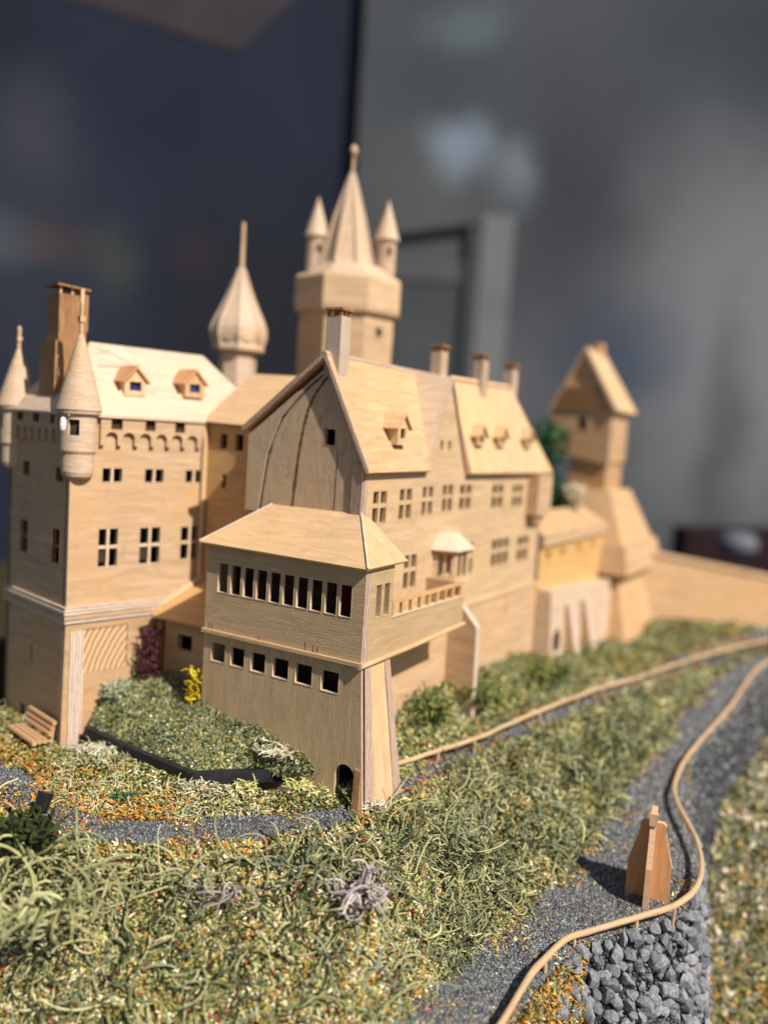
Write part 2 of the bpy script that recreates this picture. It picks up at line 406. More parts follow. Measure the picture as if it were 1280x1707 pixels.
def loft(a, b, nj, amp, bulge=0, seed=0):
    Pa, Pb = cat(a, TS), cat(b, TS); js = np.linspace(0, 1, nj)
    G = Pa[:, None]*(1-js)[None, :, None]+Pb[:, None]*js[None, :, None]
    G[..., 2] += (bulge*np.sin(math.pi*js))[None, :]*(1-.8*np.clip((TS-8.5)/1.5, 0, 1))[:, None]
    fl = G.reshape(-1, 3); nz = (vnoise(fl, 3.4, seed+2)-.5)*.45+(vnoise(fl, 7, seed)-.5)*.75+(vnoise(fl, 15, seed+1)-.5)*.45
    edge = np.minimum(1, 4*np.minimum(js, 1-js)); far = 1-.75*np.clip((TS-8.5)/1.5, 0, 1); G[..., 2] += (nz.reshape(len(TS), nj)*edge[None])*amp*far[:, None]
    return G
def gridobj(name, G, mat, kind='structure'):
    ni, nj = G.shape[:2]; idx = np.arange(ni*nj).reshape(ni, nj)
    F_ = np.stack([idx[:-1, :-1], idx[:-1, 1:], idx[1:, 1:], idx[1:, :-1]], -1).reshape(-1, 4)[:, ::-1]
    me = bpy.data.meshes.new(name); me.from_pydata(G.reshape(-1, 3).tolist(), [], F_.tolist()); me.materials.append(mat)
    me.polygons.foreach_set('use_smooth', [True]*len(me.polygons))
    o = bpy.data.objects.new(name, me); C.objects.link(o); o['kind'] = kind; return o
M_SOIL = ground('mossy_soil', (.022, .022, .010), (.05, .046, .018), (.11, .08, .028))
M_PATH = ground('grey_grit', (.05, .052, .056), (.10, .103, .108), (.17, .172, .176), 12)
M_STONE_BED = ground('dark_stone_bed', (.03, .03, .035), (.06, .06, .068), (.1, .1, .115), 16)
M_FARGRASS = ground('far_turf', (.10, .085, .03), (.19, .17, .085), (.28, .23, .14), 5, .6)
G01 = loft(L0, L1, 14, .035, .012, 1); G12 = loft(L1, L2, 10, .012, 0, 2); G23 = loft(L2, L3, 46, .22, .05, 3)
G34 = loft(L3, L4, 16, .02, 0, 4); G45 = loft(L4, L5, 14, .03, 0, 5); G56 = loft(L5, L6, 30, .25, 0, 6)
tag(gridobj('castle_bank', G01, M_SOIL), 'planted strip between the castle walls and the upper path')
tag(gridobj('upper_path', G12, M_PATH), 'grey gravel path along the foot of the castle')
tag(gridobj('embankment', G23, M_SOIL), 'steep turf bank below the upper path')
tag(gridobj('lower_road', G34, M_PATH), 'grey grit road at the bottom of the bank')
STONEBANK = tag(gridobj('stone_bank', G45, M_STONE_BED), 'dark stone bank under the lower railing')
tag(gridobj('lower_slope', G56, M_FARGRASS), 'out of focus turf slope beyond the stone bank')
# plateau under the castle
pl = MB(); pl.face([(-2.9, 4.85, -.06), (-1.2, 4.2, -.06), (-.5, 4.05, -.06), (.2, 4.3, -.06), (1.2, 6.4, -.06), (5.2, 10.6, -.06), (3, 13, -.06), (-4, 12, -.06), (-5, 7, -.06)])
pl.build('castle_plateau', [M_SOIL])['kind'] = 'structure'
# raised bed
BQ = 40
b_front = S((-1.50, 4.515, .075), (-1.225, 4.295, .07), (-.83, 4.035, .06), (-.55, 4.125, .065), (-.17, 4.02, .07))
b_back = S((-1.47, 4.66, .24), (-1.31, 4.83, .33), (-1.12, 4.72, .345), (-.86, 4.42, .30), (-.17, 4.01, .115))
tb = np.linspace(0, 4, 60); fa = np.stack([np.interp(tb, np.arange(5), b_front[:, k]) for k in range(3)], 1); fb = cat(b_back, tb); jb = np.linspace(0, 1, 24)
GB = fa[:, None]*(1-jb)[None, :, None]+fb[:, None]*jb[None, :, None]
GB[..., 2] += .03*np.sin(math.pi*jb)[None]; fl = GB.reshape(-1, 3); GB[..., 2] += ((vnoise(fl, 8, 8)-.5)*.085+(vnoise(fl, 19, 9)-.5)*.03).reshape(GB.shape[:2])
tag(gridobj('raised_bed', GB[:, ::-1], M_SOIL), 'raised turf bed between keep and annex')
fl_ = MB(); fl_.face([(-60, -20, -9), (70, -20, -9), (70, 70, -9), (-60, 70, -9)])
fl_.build('room_floor', [flat('dark_floor', (.02, .02, .022), .7, .3, .3)])['kind'] = 'structure'

# ================================================================== KEEP
keep = thing('castle_keep', sq(.6, .37), 'tall square wooden keep with cone-topped corner turrets and brown chimney, on the left', 'tower')
FF = Fr(K, T, Zv)                                   # front face, x=s
FL = Fr(K+.74*TQ, -TQ, Zv)                          # left face, x = .74-q
KS, KQ = 1.25, .74
fw_w = [(.176, 1.398, .298, 1.480), (.428, 1.396, .552, 1.478), (.688, 1.396, .808, 1.474)]
fw_W = [(.165, .940, .285, 1.155), (.410, .940, .545, 1.152), (.672, .950, .803, 1.148)]
mb = MB(); mb.sheet(FF, rect(0, .744, KS, 1.76), [rc(r) for r in fw_w+fw_W], .03)
mb.build('front_wall', [W_KEEP, PLY], keep)
lw = [(.74-.560, 1.395, .74-.478, 1.477), (.74-.158, 1.394, .74-.078, 1.470), (.74-.575, .962, .74-.48, 1.146), (.74-.185, .958, .74-.09, 1.143)]
mb = MB(); mb.sheet(FL, rect(0, .744, KQ-.041, 1.76), [rc(r) for r in lw], .02)
mb.build('side_wall', [W_KEEP, PLY], keep)
for r in fw_w: window(keep, FF, *r, 2, 1, .016, W_CUT)
for r in fw_W: window(keep, FF, *r, 2, 2, .016, W_CUT, split=.52)
for r in lw[:2]: window(keep, FL, *r, 1, 1, .012, W_OAK)
for r in lw[2:]: window(keep, FL, *r, 1, 2, .014, W_OAK)
mb = MB()
mb.sheet(Fr(K+KS*T, TQ, Zv), rect(.041, -.05, KQ, 1.76), (), .04); mb.sheet(Fr(K+KS*T+KQ*TQ, -T, Zv), rect(.041, -.05, KS, 1.76), (), .04)
mb.build('back_wall', [W_KEEP, PLY], keep)
# lower storey
mb = MB(); mb.sheet(FF, [(-.012, -.06), (KS, -.06), (KS, .655), (0, .655)], [rect(.105, .372, .362, .615)], .04)
mb.build('base_wall', [W_BASE, PLY], keep)
mb = MB(); mb.sheet(Fr(K-.0095*(-TQ)*0, T, Zv), rect(.107, .374, .36, .613), (), .02); o = mb.build('grain_panel', [W_INLAY, PLY], keep)
o.location = tuple(np.array(o.location)+TQ*.006)
mb = MB(); mb.sheet(Fr(K-.006*TQ, T, Zv), rect(.026, -.06, .102, .612), (), .005, 1, 1)
# upright ply strip: laminations run vertically
mb.uv = [[(p[1], p[0]) for p in f] if m == 1 else f for f, m in zip(mb.uv, mb.m)]
mb.build('laminated_strip', [W_BASE, PLYW], keep)
mb = MB(); mb.sheet(FL, [(0, -.06), (KQ-.041, -.06), (KQ-.041, .655), (0, .655)], [rect(.33, .36, .36, .47), rect(.20, -.06+.02, .29, .1)], .04)
mb.build('base_wall', [W_BASE, PLY], keep)
window(keep, FL, .33, .36, .36, .47, 1, 1, .01, W_BASE); window(keep, FL, .20, -.04, .29, .1, 1, 1, .01, W_BASE)
for k, (z0, z1, e) in enumerate([(.656, .677, .010), (.679, .700, .014), (.702, .722, .018), (.724, .744, .012)]):
    mb = MB(); mb.box(Fr(K, T, Zv), -e, KS+e, z0, z1, -.03, e); mb.box(FL, -e, KQ-.0305, z0, z1, -.03, e)
    mb.build('band_course', [PLYW if k != 1 else W_KEEP], keep)
# parapet frieze with scalloped lower edge
def frieze(F, x0, x1, n, slits, yb=1.598, yt=1.752, proud=.024):
    p = (x1-x0)/n; low = []
    for i in range(n):
        a = x0+i*p; pw = p*.30
        low += [(a, yb), (a+pw*.9, yb+.004), (a+pw, yb+.035)]
        for k in range(0, 7):
            th = math.pi-k*math.pi/6; r = p*.35
            low.append((a+pw+r+r*math.cos(th), yb+.042+.03*math.sin(th)))
        low.append((a+p-.002, yb+.03))
    low += [(x1, yb), (x1+.02, yb+.002)]
    mb = MB(); mb.sheet(Fr(F(0, 0, proud), F.s, F.t), low+[(x1+.02, yt), (x0, yt)], [rc(r) for r in slits], proud-.001, 0, 0)
    mb.build('corbel_frieze', [W_KEEP, W_KEEP], keep)
    for r in slits:
        window(keep, Fr(F(0, 0, proud), F.s, F.t), *r, 1, 1, .01, W_OAK, depth=.018)
        mb = MB(); mb.box(F, r[0]+.001, r[2]-.001, r[1]+.001, r[3]-.001, .001, .004); mb.build('slit_shade', [M_DARK], keep)  # dark plate: the shade inside each slit put in as colour
frieze(FF, .150, .845, 7, [(.207, 1.684, .275, 1.742), (.408, 1.684, .473, 1.745), (.594, 1.682, .660, 1.742), (.792, 1.682, .842, 1.739)])
frieze(FL, .10, .62, 6, [(.142, 1.697, .215, 1.748), (.342, 1.697, .418, 1.746), (.55, 1.695, .60, 1.745)])
# roof
e = .035; ZE, ZR = 1.757, 2.155
c0, c1, c2, c3 = sq(-e, -e, ZE), sq(KS+e, -e, ZE), sq(KS+e, KQ+e, ZE), sq(-e, KQ+e, ZE)
r0, r1 = sq(.275, .37, ZR), sq(1.02, .37, ZR)
mb = MB(); lo = A(0, 0, -.014)
mb.face([c0, c1, r1, r0]); mb.face([c1, c2, r1]); mb.face([c2, c3, r0, r1]); mb.face([c3, c0, r0])
for a, b in ((c0, c1), (c1, c2), (c2, c3), (c3, c0)): mb.face([a+lo, b+lo, b, a], 0)
mb.face([c3+lo, c2+lo, c1+lo, c0+lo], 0)
roofk = mb.build('hipped_roof', [W_PALE], keep)
nrm = np.cross(c1-c0, r0-c0); nrm /= np.linalg.norm(nrm); upf = ((r0+r1)/2-(c0+c1)/2); upf /= np.linalg.norm(upf)
upf = np.cross(nrm, T)
FR = Fr(c0+nrm*.0015, T, upf)
def pencil(pts, wd=.004):
    mb = MB()
    for (x0, y0), (x1, y1) in zip(pts[:-1], pts[1:]):
        d = A(x1-x0, y1-y0); L = np.linalg.norm(d); n = A(-d[1], d[0])/L*wd/2
        mb.face([FR(x0-n[0], y0-n[1]), FR(x1-n[0], y1-n[1]), FR(x1+n[0], y1+n[1]), FR(x0+n[0], y0+n[1])])
    mb.build('pencil_mark', [M_PENCIL], roofk)
pencil([(.335, .535), (.375, .49)]); pencil([(.385, .515), (.44, .47), (.51, .415)]); pencil([(.29, .37), (.42, .385), (.50, .405), (.57, .42)]); pencil([(.30, .47), (.40, .50)], .003)
for s_, z_ in ((.395, 1.868), (.775, 1.886)):
    dormer(keep, Fr(sq(s_, .070, z_), T, Zv), .13, .085, .150, .16, W_ROOFB, W_MARK, (-.035, .030, .035, .078), M_BLUE, ov=.022)
# brown chimney on the left hip
FC = Fr(K, T, Zv)
mb = MB(); mb.box(FC, .03, .205, 1.80, 2.135, -.455, -.27)
chl = mb.build('chimney_foot', [W_OAKD], keep)
mb = MB(); mb.box(FC, .022, .065, 1.78, 2.06, -.268, -.255); mb.tube([sq(.06, .262, 1.80), sq(.058, .258, 1.95), sq(.06, .262, 2.12)], [.02, .03, .014], 8)
mb.build('split_edge', [W_OAKD], chl)
mb = MB(); mb.box(FC, .05, .205, 2.1355, 2.385, -.415, -.28); mb.box(FC, .185, .215, 2.20, 2.395, -.30, -.2795)
cs = mb.build('chimney_stack', [W_OAK], keep)
mb = MB()
for x in (.06, .125, .195):
    for z in (-.405, -.29): mb.box(FC, x-.006, x+.006, 2.384, 2.425, z-.006, z+.006)
mb.build('chimney_post', [W_ROD], cs)
mb = MB(); mb.hexa([sq(.035, .265, 2.425), sq(.22, .265, 2.415), sq(.22, .43, 2.415), sq(.035, .43, 2.425), sq(.035, .265, 2.436), sq(.22, .265, 2.426), sq(.22, .43, 2.426), sq(.035, .43, 2.436)])
mb.build('chimney_cap', [W_OAK], cs)
# turrets
def turret(s_, q_, a_win, notch=False, ch=.40, fs=1.):
    c = sq(s_, q_, 0); mb = MB(); r = .092
    def skip(z, a):
        d = (a-a_win+math.pi) % (2*math.pi)-math.pi
        return abs(d) < .30 and 1.645 < z < 1.725
    mb.lathe(c, [(.0, 1.415), (.055, 1.418), (.075, 1.432), (.082, 1.455), (.083, 1.548), (.088, 1.555), (r, 1.565), (r, 1.645), (r, 1.725), (r, 1.755)], 48, 0, 0, skip)
    mb.lathe(c, [(r-.02, 1.60), (r-.02, 1.75)], 24, 0, 1)
    for d in (-.30, .30):
        a = a_win+d; P = lambda rr, z: c+A(rr*math.cos(a), rr*math.sin(a), z)
        q = [P(r, 1.645), P(r, 1.725), P(r-.02, 1.725), P(r-.02, 1.645)]; mb.face(q if d < 0 else q[::-1], 0)
    t = mb.build('turret', [W_TURN, M_DARK], keep)
    mb = MB(); prof = [(.0, 1.752), (.108, 1.755), (.110, 1.766)]
    for k in range(1, 46):
        z = 1.768+k*(ch-.003)/45; rr = .107*max(0, 1-(z-1.766)/ch)**.93+.010
        prof += [(rr+.0012, z), (rr-.0012, z+.0035)]
    prof += [(.0125, 1.772+ch)]
    mb.lathe(c, prof, 40); mb.build('cone_roof', [W_TURN], t)
    zt = 1.765+ch; mb = MB(); mb.tube([c+Zv*zt, c+Zv*(zt+.085*fs)], [.013, .010], 8); mb.box(Fr(c, T, Zv), -.014, .014, zt+.057*fs, zt+.087*fs, -.014, .014)
    mb.tube([c+Zv*(zt+.087*fs), c+Zv*(zt+.15*fs), c+Zv*(zt+.17*fs)], [.011, .012, .007], 6)
    if not notch: mb.hexa([c+T*x-TQ*y+Zv*z for z in (zt+.15, zt+.225) for x, y in ((-.010, .004), (.010, .004), (.010, -.004), (-.010, -.004))])
    mb.build('finial', [W_ROD], t)
    return t
turret(.052, .028, math.atan2(-T[1]-TQ[1]*.5, -T[0]-TQ[0]*.5)+.35); turret(.03, .72, math.atan2(-T[1], -T[0]), True, .33, .75)
mb = MB(); g = sq(-.06, -.03, 1.70); mb.lathe(g, [(0, -.035), (.014, -.03), (.017, -.008), (.015, .022), (.008, .033), (0, .036)], 12); mb.build('glue_blob', [M_GLUE], keep, smooth=True)

def core(parent, pts, z0, z1):
    mb = MB(); mb.hexa([p+Zv*z0 for p in pts]+[p+Zv*z1 for p in pts]); mb.build('shade_core', [M_DARK], parent)  # dark box added inside so the openings look like a shaded hollow
core(keep, [sq(.13, .13), sq(1.1, .13), sq(1.1, .6), sq(.13, .6)], 0, 1.74)
# ================================================================== LINK WING
lk = thing('link_wing', ab(1.2, .6), 'narrow amber link wing squeezed between the keep and the big gable', 'building')
FB = lambda b, z=0: Fr(ab(0, b, 0), -V, Zv)       # x = -a
lwin = [(-1.330, 1.604, -1.270, 1.694), (-1.215, 1.598, -1.150, 1.697), (-1.305, 1.378, -1.265, 1.461)]
F = FB(.47); mb = MB(); mb.sheet(F, rect(-1.50, 0, -.955, 1.745), [rc(r) for r in lwin], .035); mb.build('front_wall', [W_LINK, PLY], lk)
for r in lwin: window(lk, F, *r, 1, 1, .01, W_LINK)
mb = MB(); mb.tube([ab(1.425, .455, .8), ab(1.425, .455, 1.74)], .016, 8); mb.build('corner_post', [W_ROD], lk)
mb = MB(); slab(mb, [ab(1.44, .435, 1.757), ab(.90, .435, 1.742), ab(.60, .86, 2.05), ab(1.44, .86, 2.06)], .018); slab(mb, [ab(.60, .862, 2.05), ab(.60, 1.3, 1.75), ab(1.44, 1.3, 1.75), ab(1.44, .862, 2.06)], .018)
mb.build('roof', [W_ROOF, PLY], lk)

core(lk, [ab(1.42, .60), ab(.98, .60), ab(.98, .66), ab(1.42, .66)], .3, 1.74)
# ================================================================== PORCH
ph = thing('porch', ab(1.2, .25), 'low lean-to porch with sloping roof behind the burgundy bush', 'building')
F = FB(.19); mb = MB(); mb.sheet(F, rect(-1.42, .1, -.958, .632), [rect(-1.32, .482, -1.21, .575)], .03); mb.build('front_wall', [W_BASE, PLY], ph)
window(ph, F, -1.32, .482, -1.21, .575, 1, 1, .01, W_BASE, depth=.03)
mb = MB(); mb.box(Fr(ab(1.425, .19, 0), U, Zv), -.02, .10, .1, .625, -.035, -.002); mb.build('corner_post', [W_OAK], ph)
mb = MB(); slab(mb, [ab(1.475, .145, .653), ab(.958, .12, .668), ab(.958, .49, .86), ab(1.42, .49, .845), ab(1.49, .20, .675)], .014); mb.build('roof', [W_LINK, W_ROD], ph)
mb = MB(); mb.tube([ab(1.515, .165, .672), ab(1.46, .34, .765), ab(1.405, .51, .865)], .021, 12); mb.build('roof_rod', [W_ROD], ph)

core(ph, [ab(1.40, .31), ab(.97, .31), ab(.97, .36), ab(1.40, .36)], .1, .64)
# ================================================================== MAIN HOUSE
hs = thing('gabled_house', ab(.5, 1.5), 'long main house with rough front gable and two steep roofs, in the middle', 'building')
FG = FB(.30)
mb = MB(); mb.sheet(FG, [(-.968, .5), (-.23, .5), (-.23, 1.60), (-.475, 2.085), (-.968, 1.70)], [rect(-.487, 1.676, -.415, 1.762)], .03)
gab = mb.build('gable_wall', [W_ROUGH, PLY], hs)
window(hs, FG, -.487, 1.676, -.415, 1.762, 1, 1, .01, W_ROUGH, depth=.03)
def seam(pts, wd=.011):
    mb = MB(); t = np.linspace(0, len(pts)-1, 60); p = cat(np.c_[np.array(pts), np.zeros(len(pts))], t)
    wv = rng.uniform(.5, 1.3, 60)*wd/2
    fr_ = Fr(FG(0, 0, .0015), FG.s, FG.t)
    for i in range(59):
        a, b = p[i], p[i+1]
        mb.face([fr_(a[0]-wv[i], a[1]), fr_(a[0]+wv[i], a[1]), fr_(b[0]+wv[i+1], b[1]), fr_(b[0]-wv[i+1], b[1])])
    mb.build('grain_seam', [M_SEAM], gab)
seam([(-.940, 1.30), (-.925, 1.58), (-.83, 1.74), (-.66, 1.91), (-.535, 2.005)], .011)
seam([(-.875, 1.30), (-.83, 1.61), (-.75, 1.80), (-.62, 1.94), (-.51, 2.03)], .017)
seam([(-.40, 1.30), (-.395, 1.64)], .005); seam([(-.955, 1.30), (-.95, 1.6), (-.90, 1.735)], .006)
seam([(-.665, 1.30), (-.635, 1.63), (-.60, 1.82), (-.56, 1.92), (-.485, 2.02)], .017)
# raised leaf of the gable left of the first seam
mb = MB(); mb.sheet(Fr(FG(0, 0, .010), FG.s, FG.t), [(-.968, 1.30), (-.885, 1.30), (-.84, 1.61), (-.76, 1.80), (-.63, 1.935), (-.66, 1.94), (-.968, 1.70)], (), .009, 0, 0); mb.build('raised_grain', [W_ROUGH], gab)
mb = MB(); mb.box(FG, -.298, -.232, 1.30, 1.595, .001, .012); mb.uv = [[(p[1], p[0]) for p in f] for f in mb.uv]; mb.build('laminated_strip', [PLY], hs)
# long facade
FA = Fr(ab(.23, 0, 0), U, Zv)
up_w = [(.392, 1.292, .532, 1.463, 2), (.660, 1.298, .798, 1.468, 2), (.912, 1.308, 1.045, 1.474, 2), (1.156, 1.318, 1.293, 1.478, 2), (1.385, 1.320, 1.550, 1.473, 2), (1.860, 1.306, 2.050, 1.462, 2), (2.205, 1.295, 2.390, 1.455, 2)]
lo_w = [(.757, .907, .902, 1.102, 2), (1.52, .905, 1.64, 1.11, 2), (1.925, .908, 2.215, 1.097, 3), (2.37, .90, 2.58, 1.084, 2)]
gw = [(1.085, 1.68, 1.125, 1.735, 1), (1.185, 1.68, 1.225, 1.735, 1)]
allw = up_w+lo_w+gw
mb = MB(); mb.sheet(FA, [(.331, .72), (2.77, .72), (2.77, 1.53), (1.435, 1.53), (1.172, 2.06), (.925, 1.56), (.331, 1.56)], [rect(*r[:4]) for r in allw], .03)
mb.build('long_wall', [W_FAC, PLY], hs)
for r in allw: window(hs, FA, *r[:4], r[4], 2 if r[4] > 1 else 1, .022 if r[4] > 1 else .01, W_FAC, split=.55)
mb = MB(); mb.sheet(Fr(FA(0, 0, .006), U, Zv), [(.2, -.25), (2.80, -.25), (2.80, .70), (.2, .70)], (), .035)
mb.build('foundation_wall', [W_BASE, PLY], hs)
mb = MB(); mb.box(FA, 1.30, 2.79, .7005, .7195, -.03, .016); mb.build('string_course', [W_FAC], hs)
mb = MB(); mb.sheet(Fr(ab(.23, 2.77, 0), V, Zv), rect(0, -.2, .6, 1.53), (), .03); mb.build('end_wall', [W_FAC, PLY], hs)
mb = MB(); mb.sheet(Fr(ab(.968, .331, 0), -U, Zv), rect(-2.4, 0, 0, 1.69), (), .03); mb.build('rear_wall', [W_FAC, PLY], hs)
core(hs, [ab(.36, .42), ab(.36, .44), ab(.62, .44), ab(.62, .42)], 1.63, 1.84)
core(hs, [ab(.34, .45), ab(.34, 2.7), ab(.8, 2.7), ab(.8, .45)], .3, 1.62)
# roof over the front gable
mb = MB()
slab(mb, [ab(.190, .275, 1.560), ab(.190, .93, 1.565), ab(.485, 1.17, 2.135), ab(.485, .265, 2.148)], .020)
R1 = mb.build('roof', [W_ROOF, PLY], hs)
mb = MB(); slab(mb, [ab(.486, .265, 2.148), ab(.486, 1.7, 2.13), ab(1.0, 1.7, 1.735), ab(1.0, .265, 1.742)], .024); mb.build('roof', [W_ROOF, PLY], hs)
mb = MB()
mb.tube([ab(.999, .275, 1.728), ab(.75, .275, 1.925), ab(.493, .275, 2.122)], .011, 6); mb.tube([ab(.195, .285, 1.555), ab(.48, .285, 2.12)], .011, 6)
mb.build('barge_board', [W_GREY], hs)
# cross gable roof and second roof
mb = MB(); slab(mb, [ab(.215, .925, 1.585), ab(.215, 1.172, 2.085), ab(.485, 1.60, 2.13), ab(.485, 1.165, 2.13)], .012)
slab(mb, [ab(.215, 1.172, 2.085), ab(.215, 1.44, 1.56), ab(.485, 1.60, 2.10), ab(.485, 1.58, 2.13)], .012)
mb.build('cross_gable_roof', [W_TURN, PLY], hs)
mb = MB(); slab(mb, [ab(.185, 1.435, 1.545), ab(.185, 2.84, 1.535), ab(.37, 2.34, 2.135), ab(.37, 1.43, 2.125)], .042)
slab(mb, [ab(.371, 1.43, 2.125), ab(.371, 2.34, 2.135), ab(.90, 2.84, 1.55), ab(.90, 1.43, 1.55)], .03)
slab(mb, [ab(.186, 2.842, 1.535), ab(.90, 2.842, 1.55), ab(.371, 2.342, 2.135)], .02)
R2 = mb.build('roof', [W_ROOFB, W_MARKE], hs)
# dormers
def on_roof1(b, z): return ab(.190+(z-1.562)/(2.14-1.562)*.295, b, z)
def on_roof2(b, z): return ab(.185+(z-1.54)/(2.13-1.54)*.185, b, z)
dormer(hs, Fr(on_roof1(.645, 1.70)-V*.035, U, Zv), .105, .10, .155, .12, W_ROOFB, W_ROOF, (-.024, .035, .024, .085), ov=.03)
for b in (1.60, 1.93, 2.40):
    dormer(hs, Fr(on_roof2(b, 1.715)-V*.03, U, Zv), .11, .065, .115, .09, W_ROOFB, W_ROOF, (-.028, .018, .028, .062), ov=.03)
# chimneys
FCH = Fr(ab(.0, .0, 0), -V, Zv)
chimney(hs, FCH, -.515, -.425, -.395, -.305, 1.98, 2.325, W_GREY, W_OAK)
for a, b, z in ((.47, 1.46, 2.27), (.37, 1.85, 2.255), (.40, 2.42, 2.245)):
    chimney(hs, FCH, -a-.036, -a+.036, -b-.045, -b+.045, 1.95, z, W_GREY, W_OAK)
# oriel
def poly_prism(mb, pts, z0, z1, mi=0):
    n = len(pts)
    mb.face([ab(a, b, z0) for a, b in pts[::-1]], mi); mb.face([ab(a, b, z1) for a, b in pts], mi)
    for i in range(n):
        (a, b), (c, d) = pts[i], pts[(i+1) % n]; mb.face([ab(a, b, z0), ab(c, d, z0), ab(c, d, z1), ab(a, b, z1)], mi)
orp = [(.229, 1.10), (.11, 1.15), (.11, 1.32), (.229, 1.36)]
mb = MB()
def oface(k):
    p, q = ab(*orp[k]), ab(*orp[k+1]); L = np.linalg.norm(q-p); return Fr(p, (q-p)/L, Zv), L
F0, La = oface(0); F1, Lb = oface(1); F2, Lc = oface(2)
h0, h1 = (.025, .945, La-.022, 1.085), (.022, .945, Lb-.022, 1.085)
mb.sheet(F0, rect(0, .925, La, 1.105), [rect(*h0)], .012); mb.sheet(F1, rect(0, .925, Lb, 1.105), [rect(*h1)], .012); mb.sheet(F2, rect(0, .925, Lc, 1.105), [], .012)
orl = mb.build('oriel', [W_FAC, PLY], hs)
window(orl, F0, *h0, 2, 1, .016, W_FAC, depth=.02); window(orl, F1, *h1, 2, 1, .018, W_FAC, depth=.02)
mb = MB(); bo = [ab(a, b, 1.107) for a, b in [(.23, 1.06), (.08, 1.12), (.08, 1.35), (.23, 1.40)]]; tp_ = [ab(.23, 1.16, 1.20), ab(.17, 1.18, 1.195), ab(.17, 1.29, 1.195), ab(.23, 1.31, 1.20)]
for i in range(3): mb.face([bo[i], bo[i+1], tp_[i+1], tp_[i]])
mb.face(tp_); mb.face(bo[::-1]); mb.build('oriel_roof', [W_PALE], orl)
mb = MB(); poly_prism(mb, [(.229, 1.07), (.09, 1.13), (.09, 1.345), (.229, 1.385)], .897, .9245); mb.build('oriel_base', [W_PALE], orl)
# corner oriel at the far end
mb = MB(); mb.box(FA, 2.47, 2.74, 1.235, 1.52, .001, .085); mb.box(FA, 2.52, 2.70, 1.18, 1.2345, .001, .05); mb.build('corner_oriel', [W_BASE], hs)
# buttress fin under the end of the balcony
def fin(parent, b0, th, prof, name='buttress'):
    mb = MB(); F = Fr(ab(0, b0, 0), -V, Zv); mb.sheet(F, [(-a, z) for a, z in prof], (), th, 0, 1); mb.build(name, [W_BASE, PLYW], parent)
fin(hs, 1.34, .05, [(.235, -.1), (.02, -.1), (.035, .64), (.149, .76), (.235, .76)])

# ================================================================== ANNEX
ax = thing('annex', ab(.48, .15), 'two-storey annex with a row of ten windows and hipped roof, at the front', 'building')
FX = FB(0.0)
xs = np.linspace(-.888, -.062, 11); up10 = [(xs[i]+.004, .898, xs[i+1]-.005, 1.054) for i in range(10)]
mb = MB(); mb.sheet(FX, [(-.957, .702), (0, .690), (0, 1.150), (-.957, 1.150)], [rc(r) for r in up10], .016); mb.build('upper_front', [W_ANNEX, PLY], ax)
mb = MB(); mb.sheet(Fr(FX(0, 0, -.0165), FX.s, FX.t), rect(-.03, .69, 0, 1.15), (), .034, 1, 1); mb.build('laminated_strip', [W_ANNEX, PLY], ax)
for i, r in enumerate(up10): window(ax, FX, *r, 1, 1, .01, W_CUT, depth=.017)
lx = [(-.900, .541, -.815, .634), (-.770, .541, -.688, .633), (-.638, .540, -.555, .632), (-.500, .538, -.412, .631), (-.362, .536, -.272, .630), (-.210, .532, -.118, .628)]
lx = [(a-.010, b-.006, c+.006, d+.005) for a, b, c, d in lx]
arch = [(-.108, -.04), (.002, -.04), (.002, .145)]+[(-.053+.055*math.cos(t), .145+.06*math.sin(t)) for t in np.linspace(.2, math.pi-.2, 9)]+[(-.108, .145)]
mb = MB(); mb.sheet(Fr(FX(0, 0, -.003), FX.s, FX.t), [(-.957, -.06), (.055, -.06), (.052, .0), (0, .684), (-.957, .696)], [rc(r) for r in lx]+[arch], .02)
mb.build('lower_front', [W_ANNEXV, PLY], ax)
for r in lx: window(ax, Fr(FX(0, 0, -.003), FX.s, FX.t), *r, 1, 1, .01, W_CUT, depth=.02)
mb = MB(); mb.box(FX, -.13, .0, -.05, .25, -.28, -.27); mb.box(FX, -.13, -.125, -.05, .25, -.269, -.06); mb.build('doorway_back', [M_BLACK], ax)
mb = MB(); mb.hexa([FX(.012, -.06, .03), FX(.050, -.06, .03), FX(.050, -.06, -.002), FX(.012, -.06, -.002), FX(.010, .205, .010), FX(.042, .195, .010), FX(.042, .195, -.002), FX(.010, .205, -.002)]); mb.build('door_jamb', [W_OAKD], ax)
for a, z0, z1 in ((.925, .704, .735), (.905, .704, .740), (.60, .704, .722), (.315, .704, .745), (.27, .704, .735), (.245, .704, .730)):
    mb = MB(); mb.box(FX, -a-.0018, -a+.0018, z0, z1, -.004, .0008); mb.build('saw_nick', [M_SEAM], ax)
